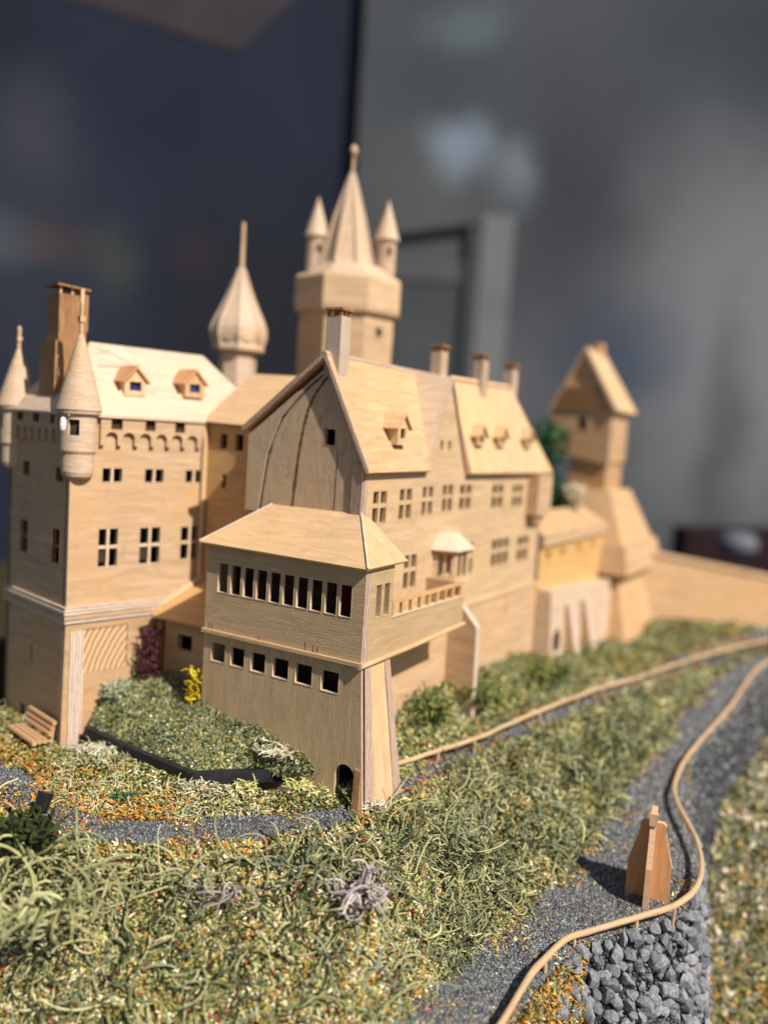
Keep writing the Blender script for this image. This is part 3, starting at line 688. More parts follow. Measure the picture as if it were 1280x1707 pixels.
# right-hand wall continuing as the balcony parapet
FP = Fr(ab(0, 0, 0), U, Zv)
mb = MB(); mb.sheet(FP, [(.051, .692), (1.06, .722), (1.06, .872), (.258, .868), (.258, 1.150), (.051, 1.150)], [rect(.098, .893, .150, 1.055), rect(.172, .893, .225, 1.055)], .03)
mb.build('side_wall', [W_ANNEX, PLY], ax)
window(ax, FP, .098, .893, .150, 1.055, 1, 1, .01, W_ANNEX); window(ax, FP, .172, .893, .225, 1.055, 1, 1, .01, W_ANNEX)
mb = MB(); mb.sheet(Fr(ab(0, 1.06, 0), V, Zv), rect(0.031, .722, .228, .95), (), .03); mb.build('parapet_return', [W_ANNEX, PLY], ax)
mb = MB(); mb.hexa([ab(.03, .05, .70), ab(.03, 1.03, .728), ab(.225, 1.03, .728), ab(.225, .05, .70), ab(.03, .05, .715), ab(.03, 1.03, .743), ab(.225, 1.03, .743), ab(.225, .05, .715)][::1]); mb.build('balcony_floor', [W_ANNEX], ax)
mb = MB(); mb.box(FP, .27, 1.06, .938, .955, -.024, -.004); mb.build('balcony_rail', [W_LINK], ax)
for i in range(9):
    mb = MB(); x = .285+i*.093; mb.box(FP, x-.011, x+.011, .8705 if i < 5 else .872, .9375, -.022, -.006); mb.build('baluster', [W_LINK], ax)
mb = MB(); mb.box(FP, .255, 1.05, .8725, .879, -.029, -.001); mb.build('parapet_coping', [W_PALE], ax)
# band: a thin rod round the storey line
mb = MB(); mb.box(FX, -.962, .016, .6835, .7015, .0005, .016); mb.build('storey_band', [W_ROD], ax)
mb = MB(); mb.tube([ab(-.004, -.018, .683), ab(-.006, .5, .695), ab(-.006, 1.07, .716)], .012, 8); mb.build('storey_band', [W_ROD], ax)
mb = MB(); mb.hexa([ab(.225, .93, .60), ab(.05, .93, .70), ab(.05, .99, .70), ab(.225, .99, .60), ab(.225, .93, .705), ab(.05, .93, .712), ab(.05, .99, .714), ab(.225, .99, .708)]); mb.build('balcony_bracket', [W_PALE], ax)
# raking buttress on the corner
mb = MB()
P0 = [ab(-.055, .0335, -.06), ab(-.075, .345, -.06), ab(.2, .345, -.06), ab(.2, .0335, -.06), ab(.0, .0335, .683), ab(.0, .258, .683), ab(.2, .258, .683), ab(.2, .0335, .683)]
mb.face([P0[0], P0[1], P0[5], P0[4]]); mb.face([P0[1], P0[2], P0[6], P0[5]], 1); mb.face([P0[4], P0[5], P0[6], P0[7]])
bt = mb.build('corner_buttress', [W_ROOFB, W_ANNEX], ax)
def strip(q, name):
    mb = MB(); L = np.linalg.norm(q[3]-q[0]); wd = np.linalg.norm(q[1]-q[0])
    n = np.cross(q[1]-q[0], q[3]-q[0]); n /= np.linalg.norm(n); q = [x+n*.003 for x in q]
    mb.face(q, 0, [(0, 0), (0, wd), (L, wd), (L, 0)]); 
    for i in range(4):
        j = (i+1) % 4; mb.face([q[i]-n*.003, q[j]-n*.003, q[j], q[i]], 0)
    mb.build(name, [PLY], bt)
lp = lambda a, b, f: a+(b-a)*f
for f0, f1 in ((0, .25), (.80, 1.0)):
    strip([lp(P0[0], P0[1], f0), lp(P0[0], P0[1], f1), lp(P0[4], P0[5], f1), lp(P0[4], P0[5], f0)], 'laminated_strip')
# roof
mb = MB()
eL, eR, eB = ab(.985, -.035, 1.150), ab(-.028, -.035, 1.145), ab(-.028, .335, 1.150)
rL, rR = ab(.79, .298, 1.345), ab(.235, .298, 1.352)
slab(mb, [eL, eR, rR, rL], .012); slab(mb, [ab(.985, -.035, 1.150), rL, ab(.985, .30, 1.150)], .012)
mb.build('roof', [W_ROOF, W_ROD], ax)
mb = MB(); slab(mb, [eR+A(0, 0, .001), eB, ab(.20, .335, 1.33), rR], .012); mb.build('roof', [W_ROOFB, W_ROD], ax)
mb = MB(); mb.tube([eR+Zv*.004, rR+Zv*.004], .0055, 6); mb.build('hip_joint', [PLYW], ax)
mb = MB(); mb.tube([eL+Zv*.003, rL+Zv*.003], .0055, 6); mb.build('hip_joint', [PLYW], ax)
mb = MB(); mb.sheet(Fr(ab(.957, .3, 0), -U, Zv), rect(0, 0, .25, 1.15), (), .03); mb.build('rear_wall', [W_ANNEX, PLY], ax)

core(ax, [ab(.94, .19), ab(.14, .19), ab(.14, .26), ab(.94, .26)], .3, 1.14)
mb = MB(); mb.box(FX, -.25, -.06, .88, 1.08, -.16, -.14); mb.build('red_curtain', [M_RED], ax)
# ================================================================== ROUND TOWER
bc = A(-.365, 6.55, 0)
bt_ = thing('round_tower', bc, 'tallest octagonal tower with pointed spire and small turrets, behind the main house', 'tower')
a8 = math.atan2(-1, .12)+R(16)
mb = MB(); mb.lathe(bc, [(.37, 1.2), (.37, 2.58)], 8, a8); mb.build('tower_shaft', [W_FAC], bt_)
mb = MB(); mb.lathe(bc, [(.36, 2.575), (.405, 2.585), (.412, 2.62), (.410, 2.82), (.385, 2.85), (0, 2.853)], 8, a8); mb.build('tower_drum', [W_FAC], bt_)
mb = MB(); mb.lathe(bc, [(.32, 2.855), (.32, 2.865), (.235, 2.94), (0, 2.942)], 8, a8); mb.build('roof_base', [W_PALE], bt_)
bs_ = bc; bc = bc+A(-.022, 0, 0)
mb = MB(); mb.lathe(bc, [(.205, 2.943), (.19, 2.99), (.112, 3.30), (.034, 3.56), (.008, 3.61)], 8, a8); sp = mb.build('spire', [W_TURN], bt_)
mb = MB()
for k in range(8):
    a = a8+k*math.pi/4; mb.tube([bc+A(.207*math.cos(a), .207*math.sin(a), 2.945), bc+A(.114*math.cos(a), .114*math.sin(a), 3.30), bc+A(.012*math.cos(a), .012*math.sin(a), 3.61)], .012, 5)
mb.build('spire_rib', [W_PALE], sp)
mb = MB(); mb.tube([bc+Zv*3.60, bc+Zv*3.72], [.012, .011], 6); mb.lathe(bc, [(0, 3.72), (.018, 3.74), (.03, 3.77), (.018, 3.80), (0, 3.82)], 8); mb.build('finial', [W_MARKE], sp)
bc = bs_
for ang in (178, -4, 90, 270+0):
    if ang == 270: continue
    a = R(ang); c = bc+A(.258*math.cos(a), .258*math.sin(a), 0)
    mb = MB(); mb.lathe(c, [(.072, 2.853), (.072, 3.135), (.088, 3.14)], 16); tt = mb.build('turret', [W_TURN], bt_)
    mb = MB(); mb.lathe(c, [(0, 3.139), (.092, 3.141), (.092, 3.15), (.012, 3.40), (.0, 3.44)], 16); mb.build('cone_roof', [W_TURN], tt)
    mb = MB(); mb.box(Fr(c+A(0, -.071, 0), (1, 0, 0), (0, 0, 1)), .012, .040, 3.03, 3.09, -.02, .002); mb.build('turret_opening', [M_DARK], tt)
# windows on the shaft
for k, x in ((0, 0), (7, 0), (1, 0)):
    a = a8+(k+.5)*math.pi/4; n = A(math.cos(a), math.sin(a), 0); s_ = A(-n[1], n[0], 0)
    F = Fr(bc+n*(.37*math.cos(math.pi/8)), s_, Zv)
    mb = MB(); mb.box(F, -.036, .036, 2.42, 2.50, -.03, .004); mb.box(F, -.028, .028, 2.428, 2.492, .0041, .005, 1); mb.build('window', [W_FAC, M_DARK], bt_)

# ================================================================== ONION TURRET
oc = A(-1.085, 6.12, 0)
on = thing('onion_turret', oc, 'small turret with pale onion dome and tall spike, behind the keep roof', 'tower')
a8o = R(-90+10)
mb = MB(); mb.lathe(oc, [(.128, 1.6), (.128, 2.235)], 8, a8o); mb.build('turret_shaft', [W_PALE], on)
pr_ = [(.15, 2.235), (.178, 2.25), (.18, 2.275), (.172, 2.29), (.188, 2.35), (.186, 2.40), (.165, 2.46), (.13, 2.53), (.098, 2.60), (.066, 2.68), (.036, 2.76), (.018, 2.81)]
mb = MB(); mb.lathe(oc, [(0, 2.234)]+pr_+[(0, 2.815)], 8, a8o); dm = mb.build('onion_dome', [W_TURN], on)
for k in range(8):
    a = a8o+k*math.pi/4; mb = MB(); mb.tube([oc+A(r*math.cos(a), r*math.sin(a), z) for r, z in pr_[3:]], .009, 5); mb.build('dome_rib', [W_PALE], dm)
for k in range(8):
    a = a8o+(k+.5)*math.pi/4; n = A(math.cos(a), math.sin(a), 0); F = Fr(oc+n*.172, A(-n[1], n[0], 0), Zv)
    mb = MB(); mb.sheet(F, [(.042*math.cos(t), 2.355+.05*math.sin(t)) for t in np.linspace(0, 2*math.pi, 14)[:-1]], (), .01, 0, 0); mb.build('dome_panel', [W_TURN], dm)
mb = MB(); mb.tube([oc+Zv*2.80, oc+Zv*2.95, oc+Zv*3.12], [.016, .014, .012], 8); mb.build('spike', [W_ROD], on)

# ================================================================== RIGHT WING
rw = thing('courtyard_wall', ab(.2, 3.6), 'low amber wall range with pale footing, right of the main house', 'building')
FW = Fr(ab(.22, 0, 0), U, Zv)
mb = MB(); mb.sheet(FW, rect(2.80, .55, 4.4, 1.06), [rect(x, .86, x+.1, .93) for x in (2.93, 3.27, 3.66, 4.05)], .05); mb.build('upper_wall', [W_AMBER, PLY], rw)
for x in (2.93, 3.27, 3.66, 4.05): window(rw, FW, x, .86, x+.1, .93, 1, 1, .01, W_AMBER)
mb = MB(); mb.box(FW, 2.80, 4.4, .98, 1.04, .001, .03); mb.build('cornice', [W_FAC], rw)
mb = MB(); slab(mb, [ab(.185, 2.80, 1.055), ab(.185, 4.42, 1.045), ab(.45, 4.42, 1.19), ab(.45, 2.80, 1.21)], .02); mb.build('lean_roof', [W_ROOF, PLY], rw)
mb = MB(); mb.hexa([ab(.06, 2.81, -.3), ab(.04, 4.7, -.4), ab(.5, 4.7, -.4), ab(.5, 2.81, -.3), ab(.11, 2.81, .655), ab(.10, 4.7, .55), ab(.5, 4.7, .55), ab(.5, 2.81, .655)]); mb.build('footing_wall', [W_PALE], rw)
for b, zt in ((3.12, .52), (3.52, .50), (4.35, .36)):
    fin(rw, b, .10, [(.2, -.35), (-.10, -.35), (-.05, -.02), (.07, zt), (.2, zt)])
mb = MB(); mb.sheet(Fr(ab(.085, 0, 0), U, Zv), [(2.88, .0), (3.02, .0), (3.02, .30), (2.95, .36), (2.88, .30)], (), .004, 0, 0); mb.build('arched_doorway', [M_DARK], rw)

# ================================================================== GATE TOWER
FT0 = ab(.37, 4.62, 0)
gt = thing('gate_tower', FT0, 'blurred steep-roofed gate tower on a battered base, at the far right', 'tower')
FT = Fr(FT0, -V, Zv)      # looking at its left (front) face, x to the right; z towards camera
FTs = Fr(FT0, U, Zv)
mb = MB(); mb.box(FT, -.30, .05, .9, 1.72, -.50, 0); mb.build('tower_shaft', [W_GATE], gt)
mb = MB(); mb.sheet(Fr(FT(0, 0, .03), FT.s, FT.t), [(-.50, 1.66), (.07, 1.58), (.07, 2.10), (-.225, 2.60), (-.50, 2.10)], [rect(-.25, 1.88, -.16, 2.0)], .06)
mb.box(FT, -.5, -.44, 1.66, 2.10, -.5, -.031); mb.box(FT, .01, .07, 1.60, 2.10, -.52, -.031)
mb.sheet(Fr(FT(0, 0, -.52), -FT.s, FT.t), [(-.07, 1.6), (.50, 1.66), (.50, 2.10), (.225, 2.60), (-.07, 2.10)], (), .03)
mb.build('upper_storey', [W_GATE, PLY], gt); window(gt, Fr(FT(0, 0, .03), FT.s, FT.t), -.25, 1.88, -.16, 2.0, 1, 1, .01, W_GATE)
mb = MB()
for z in (2.09, 2.17, 2.25): mb.box(Fr(FT(0, 0, .031), FT.s, FT.t), -.48+(z-2.09)*.5, .01-(z-2.09)*.5, z, z+.025, 0, .02)
mb.build('gable_board', [W_OAK], gt)
mb = MB(); mb.hexa([FT(-.45, 1.72, .028), FT(.02, 1.6, .028), FT(.02, 1.6, -.4), FT(-.45, 1.72, -.4), FT(-.46, 1.75, .026), FT(.02, 1.65, .026), FT(.02, 1.65, -.4), FT(-.46, 1.75, -.4)]); mb.build('jetty', [W_OAK], gt)
mb = MB(); slab(mb, [FT(.13, 2.07, .07), FT(.13, 2.07, -.60), FT(-.225, 2.655, -.52), FT(-.225, 2.655, .06)], .03); slab(mb, [FT(-.226, 2.655, .06), FT(-.226, 2.655, -.52), FT(-.55, 2.05, -.56), FT(-.55, 2.05, .07)], .03)
mb.build('roof', [W_ROOF, PLY], gt)
mb = MB(); mb.box(FT, -.27, -.19, 2.5, 2.72, -.42, -.30); mb.build('chimney', [W_MARK], gt)
mb = MB()   # battered foot in three lifts
def lift(m, x0, x1, z0, z1, y0, y1, g):
    q = lambda gg, y: [FT(x0-gg, y, z1+gg), FT(x1+gg, y, z1+gg), FT(x1+gg, y, z0-gg), FT(x0-gg, y, z0-gg)]
    m.hexa(q(g, y0)+q(0, y1))
lift(mb, -.36, .12, -.62, .06, .88, 1.34, .20); mb.build('battered_foot', [W_GATE], gt)
mb = MB(); lift(mb, -.5, .36, -.85, .28, .62, .88, .06); mb.build('battered_foot', [W_BASE], gt)
mb = MB(); lift(mb, -.5, .30, -.80, .22, -.5, .6195, .30); mb.build('battered_foot', [W_GATE], gt)
# curtain wall running off to the right
cw = thing('curtain_wall', (3.0, 8.6, 0), 'long blurred curtain wall running off to the right from the gate tower', 'wall')
mb = MB(); p0, p1, p2 = A(2.45, 8.35, 0), A(4.1, 8.75, 0), A(7.5, 9.3, 0); n0 = A(.15, -.98, 0)
for a, b, za, zb, ba, bb in ((p0, p1, .75, .49, -.2, -.2), (p1, p2, .49, .28, -.2, -.2)):
    mb.hexa([a+Zv*ba, b+Zv*bb, b-n0*.12+Zv*bb, a-n0*.12+Zv*ba, a+Zv*za, b+Zv*zb, b-n0*.12+Zv*zb, a-n0*.12+Zv*za])
mb.build('wall_panel', [W_GATE], cw)
mb = MB()
for a, b, za, zb in ((p0, p1, .75, .49), (p1, p2, .49, .28)):
    a = a+n0*.02; b = b+n0*.02
    mb.hexa([a+Zv*(za+.001), b+Zv*(zb+.001), b-n0*.16+Zv*(zb+.001), a-n0*.16+Zv*(za+.001), a+Zv*(za+.04), b+Zv*(zb+.04), b-n0*.16+Zv*(zb+.04), a-n0*.16+Zv*(za+.04)])
mb.build('wall_coping', [W_BASE], cw)

# ================================================================== RAILINGS
def railing(name, pts, posts, label, r=.0125, rail_h=0):
    t = thing(name, tuple(A(*pts[0])-A(0, 0, .06)), label, 'railing')
    P = np.array(pts, float); s_ = cat(P, np.linspace(0, len(P)-1, 14*len(P)))
    wob = (vnoise(s_, 9, 3)-.5)*.008; s_[:, 2] += wob
    rr = r*(1+(vnoise(s_, 7, 5)-.5)*.25)
    mb = MB(); mb.tube(list(s_), list(rr), 10); o = mb.build('handrail', [W_RAIL], t, smooth=True)
    for f in posts:
        p = cat(P, np.array([f]))[0]; mb = MB(); d = A(random.uniform(-.008, .008), random.uniform(-.008, .008), 0)
        mb.tube([p+A(0, 0, -.003), p+d+A(0, 0, -.13)], [.0075, .0085], 7); mb.build('post', [W_RAIL], t)
railing('upper_railing', [(.12, 4.335, .062), (.22, 4.42, .062), (.39, 4.60, .06), (.63, 4.84, .06), (1.07, 5.39, .06), (1.59, 5.98, .062), (1.95, 6.32, .06), (2.41, 6.79, .07), (3.05, 7.39, .08), (4.0, 8.2, .08)],
        [1.95, 2.9, 4.0, 4.6, 5.1, 6.1, 7.1, 8], 'wooden cane railing beside the upper path under the castle')
railing('lower_railing', [(.28, 2.62, -.49), (.48, 2.97, -.475), (.59, 3.17, -.465), (.75, 3.46, -.45), (.92, 3.68, -.44), (1.05, 3.76, -.43), (1.29, 3.86, -.41), (1.49, 3.95, -.39), (1.64, 4.09, -.38), (1.75, 4.3, -.36), (1.81, 4.56, -.335), (1.83, 4.93, -.30), (1.9, 5.2, -.28), (2.13, 5.61, -.23), (2.68, 6.38, -.14), (3.34, 7.37, -.04), (4.4, 8.5, 0)],
        [.5, 1.6, 3.4, 4.5, 6.05, 7.1, 9.0, 10.6, 12.4, 13.6, 14.6], 'bent cane railing curving round the outer edge of the lower road', .0145)

# ================================================================== BENCH
bn = thing('log_bench', sq(-.105, .15, -.02), 'tiny rustic log bench at the foot of the keep', 'bench')
ps = lambda s_, q_, z: sq(s_-.015, q_-.012, z-.012)
bn.scale = (1.18, 1.18, 1.18); q0, q1 = .015, .265
for s_, z in ((-.048, .128), (-.056, .104), (-.064, .082)):
    mb = MB(); mb.tube([ps(s_, q0, z), ps(s_, q1, z+.002)], .0115, 8); mb.build('back_log', [W_GATE], bn)
for s_, z in ((-.088, .055), (-.112, .057), (-.136, .055)):
    mb = MB(); mb.tube([ps(s_, q0, z), ps(s_, q1, z+.002)], .0125, 8); mb.build('seat_log', [W_GATE], bn)
for q in (q0+.03, q1-.03):
    mb = MB(); mb.tube([ps(-.052, q, -.03), ps(-.036, q, .125)], .007, 6); mb.tube([ps(-.131, q, -.03), ps(-.131, q, .044)], .008, 6); mb.tube([ps(-.044, q, .040), ps(-.145, q, .040)], .007, 6)
    mb.build('side_frame', [W_GATE], bn)

# ================================================================== SIGN-LIKE MARKER
mk0 = A(1.425, 4.13, -.455)
mk = thing('cross_marker', mk0, 'orange-brown shaped board marker with cross plan standing on the lower road', 'marker')
def mpanel(ang, prof, x0):
    d = A(math.cos(ang), math.sin(ang), 0); n = A(d[1], -d[0], 0); F = Fr(mk0+n*.014, d, Zv)
    mb = MB(); mb.sheet(F, prof, (), .028, 0, 1); return mb
half = lambda h: [(0.0145, -.03), (.105, -.03), (.105, .18), (.062, .345), (.062, .385), (.050, .40), (.0145, .40)]
full = [(-.11, -.03), (.11, -.03), (.112, .20), (.040, .40), (.036, .45), (.028, .465), (-.028, .465), (-.036, .45), (-.040, .40), (-.112, .20)]
a0 = R(-20)
mpanel(a0-math.pi/2, full, 0).build('board', [W_MARK, W_MARKE], mk)
for a in (a0, a0+math.pi): mpanel(a, half(.4), 0).build('wing_board', [W_MARK, W_MARKE], mk)
mb = MB(); d = A(math.cos(a0-math.pi/2), math.sin(a0-math.pi/2), 0); F = Fr(mk0+d*.045, A(-d[1], d[0], 0), Zv)
mb.box(F, -.019, .019, .395, .455, -.012, .012); mb.build('top_block', [W_MARKE], mk)

# ================================================================== EDGING of the raised bed
ed = thing('bed_edging', (-.83, 4.0, .04), 'black card edging strip in front of the raised bed', 'edging')
eP = [A(-1.515, 4.485, .045), A(-1.235, 4.263, .04), A(-.83, 3.985, .035), A(-.30, 4.155, .03)]
for i in range(3):
    a, b = eP[i], eP[i+1]; d = (b-a)/np.linalg.norm(b-a); n = A(d[1], -d[0], 0); a2, b2 = a+d*.004, b-d*.004
    mb = MB(); h = .060
    mb.hexa([a2+n*.006, b2+n*.006, b2-n*.03, a2-n*.03, a2+n*.002+Zv*h, b2+n*.002+Zv*h, b2-n*.034+Zv*h, a2-n*.034+Zv*h]); mb.build('edging_strip', [M_BLACK], ed)
sp_ = thing('ground_spotlight', (-1.44, 3.70, -.02), 'small black tilted spotlight on the path beside the curly moss', 'spotlight')
mb = MB(); c = A(-1.44, 3.70, .03); mb.tube([c-A(-.008, .0, .03), c+A(.02, .03, .045)], [.030, .036], 14); mb.build('lamp_body', [M_PLAST], sp_)
mb = MB(); mb.tube([A(-1.44, 3.70, -.06), A(-1.435, 3.70, .01)], .012, 8); mb.build('lamp_stem', [M_PLAST], sp_)

# ================================================================== SCATTER
def rawmesh(name, Vt, Fc, Col, mat, parent=None, off=None):
    Vt = Vt.reshape(-1, 3)
    if off is not None: Vt = Vt-off
    me = bpy.data.meshes.new(name); nf, k = Fc.shape
    me.vertices.add(len(Vt)); me.vertices.foreach_set('co', Vt.astype(np.float32).ravel())
    me.loops.add(nf*k); me.loops.foreach_set('vertex_index', Fc.astype(np.int32).ravel())
    me.polygons.add(nf); me.polygons.foreach_set('loop_start', np.arange(0, nf*k, k, dtype=np.int32))
    me.update(calc_edges=True)
    at = me.color_attributes.new('Col', 'FLOAT_COLOR', 'POINT')
    at.data.foreach_set('color', np.c_[Col.reshape(-1, 3), np.ones(len(Vt))].astype(np.float32).ravel())
    me.materials.append(mat); o = bpy.data.objects.new(name, me); C.objects.link(o)
    if parent is not None: o.parent = parent
    return o
camP = A(0, 0, 1.784); crn, cun, fwn = np.array(cr), np.array(cu), np.array(fw)
def infr(p, m=.12):
    d = p-camP; z = d@fwn; x = (d@crn)/z*1450/1280; y = (d@cun)/z*1450/1707
    return (z > .1) & (np.abs(x) < .5+m) & (np.abs(y) < .5+m), z
def sample(G, n, wfun=None, mfr=.12):
    """n points on a grid surface, weighted by area / distance^2, inside the view"""
    a, b, c, d = G[:-1, :-1], G[1:, :-1], G[1:, 1:], G[:-1, 1:]
    nr = np.cross(b-a, d-a); ar = np.linalg.norm(nr, axis=-1)
    cen = (a+c)/2; ok, z = infr(cen.reshape(-1, 3), mfr); wgt = ar.ravel()*ok/np.maximum(z, 1)**2
    if wfun is not None: wgt = wgt*wfun(cen.reshape(-1, 3))
    cdf = np.cumsum(wgt); i = np.searchsorted(cdf, rng.random(n)*cdf[-1]); i = np.clip(i, 0, len(wgt)-1)
    f, g = rng.random((n, 1)), rng.random((n, 1)); R4 = lambda q: q.reshape(-1, 3)[i]
    p = R4(a)*(1-f)*(1-g)+R4(b)*f*(1-g)+R4(c)*f*g+R4(d)*(1-f)*g
    nn = nr.reshape(-1, 3)[i]; nn = nn/np.maximum(np.linalg.norm(nn, axis=1, keepdims=True), 1e-9)
    nn = np.where(nn[:, 2:3] < 0, -nn, nn)
    j = i % (G.shape[1]-1); js = (j+g[:, 0])/(G.shape[1]-1)
    ii = (i//(G.shape[1]-1)+f[:, 0])/(G.shape[0]-1)
    return p, nn, ii, js
def unit(v): return v/np.maximum(np.linalg.norm(v, axis=-1, keepdims=True), 1e-9)
M_TURF = colattr('turf_flakes', .85); M_MOSS = colattr('moss_strands', .75); M_GRIT = colattr('slate_grit', .6, .45)
DG, OL, YG, OC, OR, CR, RD, GG = [np.array(c) for c in ((.024, .040, .014), (.12, .12, .035), (.27, .26, .085), (.34, .20, .045), (.50, .22, .025), (.62, .56, .38), (.36, .04, .035), (.16, .19, .11))]
PAL = np.array([DG, OL, YG, OC, OR, CR, RD, GG])*np.array([[1.1], [1.5], [1.65], [1.45], [1.2], [1.3], [1.15], [1.5]])
def pick(pr):      # pr (n,8) probabilities
    c = np.cumsum(pr, 1); c /= c[:, -1:]; k = (rng.random((len(pr), 1)) > c).sum(1); return PAL[np.clip(k, 0, 7)]*rng.uniform(.7, 1.25, (len(pr), 1))
def flakes(name, p, nn, col, ln=(.016, .036), wd=(.005, .012), lift=.012, tilt=.55, label=None):
    n = len(p); d = unit(rng.normal(size=(n, 3))); d = unit(d-nn*np.sum(d*nn, 1, keepdims=True)*(1-tilt)); s_ = unit(np.cross(d, nn+rng.normal(size=(n, 3))*.5))
    z = infr(p)[1]; k = np.clip(z/4.2, .8, 2.2)[:, None]
    l = rng.uniform(*ln, (n, 1))*k; w_ = rng.uniform(*wd, (n, 1))*k
    c = p+nn*rng.uniform(0, lift, (n, 1))*k
    up_ = np.cross(s_, d)*w_*.5
    Vt = np.stack([c-d*l/2, c+s_*w_/2+up_, c+d*l/2, c-s_*w_/2+up_], 1)
    Fc = np.arange(4*n).reshape(n, 4); Cc = np.repeat(col[:, None], 4, 1)
    o = rawmesh(name, Vt, Fc, Cc, M_TURF); o['kind'] = 'stuff'
    if label: o['label'] = label
    return o
def strands(p, d0, nn, col, L, r, n_seg=8, curl=2.5, sides=4, grav=0.):
    n = len(p); ax_ = unit(np.cross(unit(d0), rng.normal(size=(n, 3)))+rng.normal(size=(n, 3))*.12); k = rng.uniform(.35, 1., n)*curl*rng.choice([-1, 1], n); k2 = rng.normal(size=n)*curl*.6
    d = unit(d0); P = [p]; st = L/n_seg; ax2 = unit(rng.normal(size=(n, 3)))
    for i in range(n_seg):
        th = (k/n_seg)[:, None]; a = ax_ if True else ax2
        d = d*np.cos(th)+np.cross(a, d)*np.sin(th)+a*np.sum(a*d, 1, keepdims=True)*(1-np.cos(th))
        th = (k2/n_seg*math.sin(i*1.3))[:, None]; d = d*np.cos(th)+np.cross(ax2, d)*np.sin(th)+ax2*np.sum(ax2*d, 1, keepdims=True)*(1-np.cos(th))
        d = unit(d+A(0, 0, -grav)/n_seg); q = P[-1]+d*st[:, None]
        h = np.sum((q-p)*nn, 1, keepdims=True); q = q+nn*np.maximum(0, .004-h); P.append(q)
    P = np.stack(P, 1); Tn = unit(np.gradient(P, axis=1)); x = unit(np.cross(Tn, ax_[:, None]+1e-3)); y = np.cross(Tn, x)
    rad = r[:, None]*np.linspace(1, .45, n_seg+1)[None]*(1+.2*np.sin(np.arange(n_seg+1)*2.1)[None])
    an = np.arange(sides)*2*math.pi/sides
    Vt = P[:, :, None]+rad[:, :, None, None]*(np.cos(an)[None, None, :, None]*x[:, :, None]+np.sin(an)[None, None, :, None]*y[:, :, None])
    m = (n_seg+1)*sides; i = np.arange(n_seg)[:, None]; s_ = np.arange(sides)[None]
    q = np.stack([i*sides+s_, i*sides+(s_+1) % sides, (i+1)*sides+(s_+1) % sides, (i+1)*sides+s_], -1).reshape(-1, 4)
    Fc = (q[None]+(np.arange(n)*m)[:, None, None]).reshape(-1, 4)
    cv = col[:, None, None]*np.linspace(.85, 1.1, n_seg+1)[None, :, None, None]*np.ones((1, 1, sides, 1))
    return Vt.reshape(-1, 3), Fc, np.broadcast_to(cv, (n, n_seg+1, sides, 3)).reshape(-1, 3)
def cat_geo(L):
    v, f, c, b = [], [], [], 0
    for V_, F_, C_ in L: v.append(V_); f.append(F_+b); c.append(C_); b += len(V_)
    return np.concatenate(v), np.concatenate(f), np.concatenate(c)
def strandobj(name, geo, label=None, cat_=None, group=None, kind=None, base=None):
    V_, F_, C_ = geo; o = rawmesh(name, V_, F_, C_, M_MOSS, None, base)
    if base is not None: o.location = tuple(base)
    o.data.polygons.foreach_set('use_smooth', [True]*len(o.data.polygons))
    return tag(o, label, cat_, group, kind)

# --- turf on the embankment
p, nn, ii, js = sample(G23, 110000, None, .1)
cl = vnoise(p, 3.2, 11); c2 = vnoise(p, 9, 12); edge = np.exp(-js/.05)
pr = np.stack([1.5*(c2 < .45)+.45, .8+0*cl, .9*(cl > .35)+.4, .26+.35*(c2 > .62), .02+2.6*edge*(p[:, 0] < .3), .40*(cl > .45)+.14, .05+0*cl, .5*(cl < .5)+.2], 1)
flakes('turf_crumbs', p, nn, pick(pr), label='multicoloured turf crumbs covering the bank')
# --- bank between walls and upper path, raised bed
p, nn, ii, js = sample(G01, 42000, None, .1)
cl = vnoise(p, 4, 21); c2 = vnoise(p, 11, 22); fr = (p[:, 0] < .1)
org = np.where((p[:, 0] < -.85) & (js > .3), 4.2, 0)*np.exp(-(np.abs(js-.9))/.16)*(.3+vnoise(p, 6, 23))
pr = np.stack([.7+.5*~fr, .8+0*cl, .7*(cl > .4)+.2+.4*~fr, .3+.35*org, .05+org, .28*(cl > .5)+.1, .04+.12*org, .35+0*cl], 1)
flakes('bank_turf', p, nn, pick(pr), label='mossy turf at the foot of the castle walls')
p, nn, ii, js = sample(GB, 30000, None, .1); c2 = vnoise(p, 8, 31)
pr = np.stack([.9+0*c2, .7+0*c2, .4+.4*(c2 > .55), .10+0*c2, .02+0*c2, .14+.15*(c2 > .6), .015+0*c2, .9+0*c2], 1)
flakes('bed_turf', p, nn, pick(pr), (.012, .026), (.005, .010), .014, .7, 'grey-green turf filling the raised bed')
# --- far slope
p, nn, ii, js = sample(G56, 26000, None, .05); cl = vnoise(p, 1.2, 41)
pr = np.stack([.35+0*cl, .9+0*cl, .35+0*cl, .22*(cl > .5)+.15, .03*(cl > .55)+.005, .3*(cl < .55)+.15, .006+0*cl, .9+0*cl], 1)
flakes('slope_turf', p, nn, pick(pr)*np.array([[1.0, .90, 1.02]]), (.03, .08), (.012, .026), .03, .6, 'blurred turf on the far lower slope')
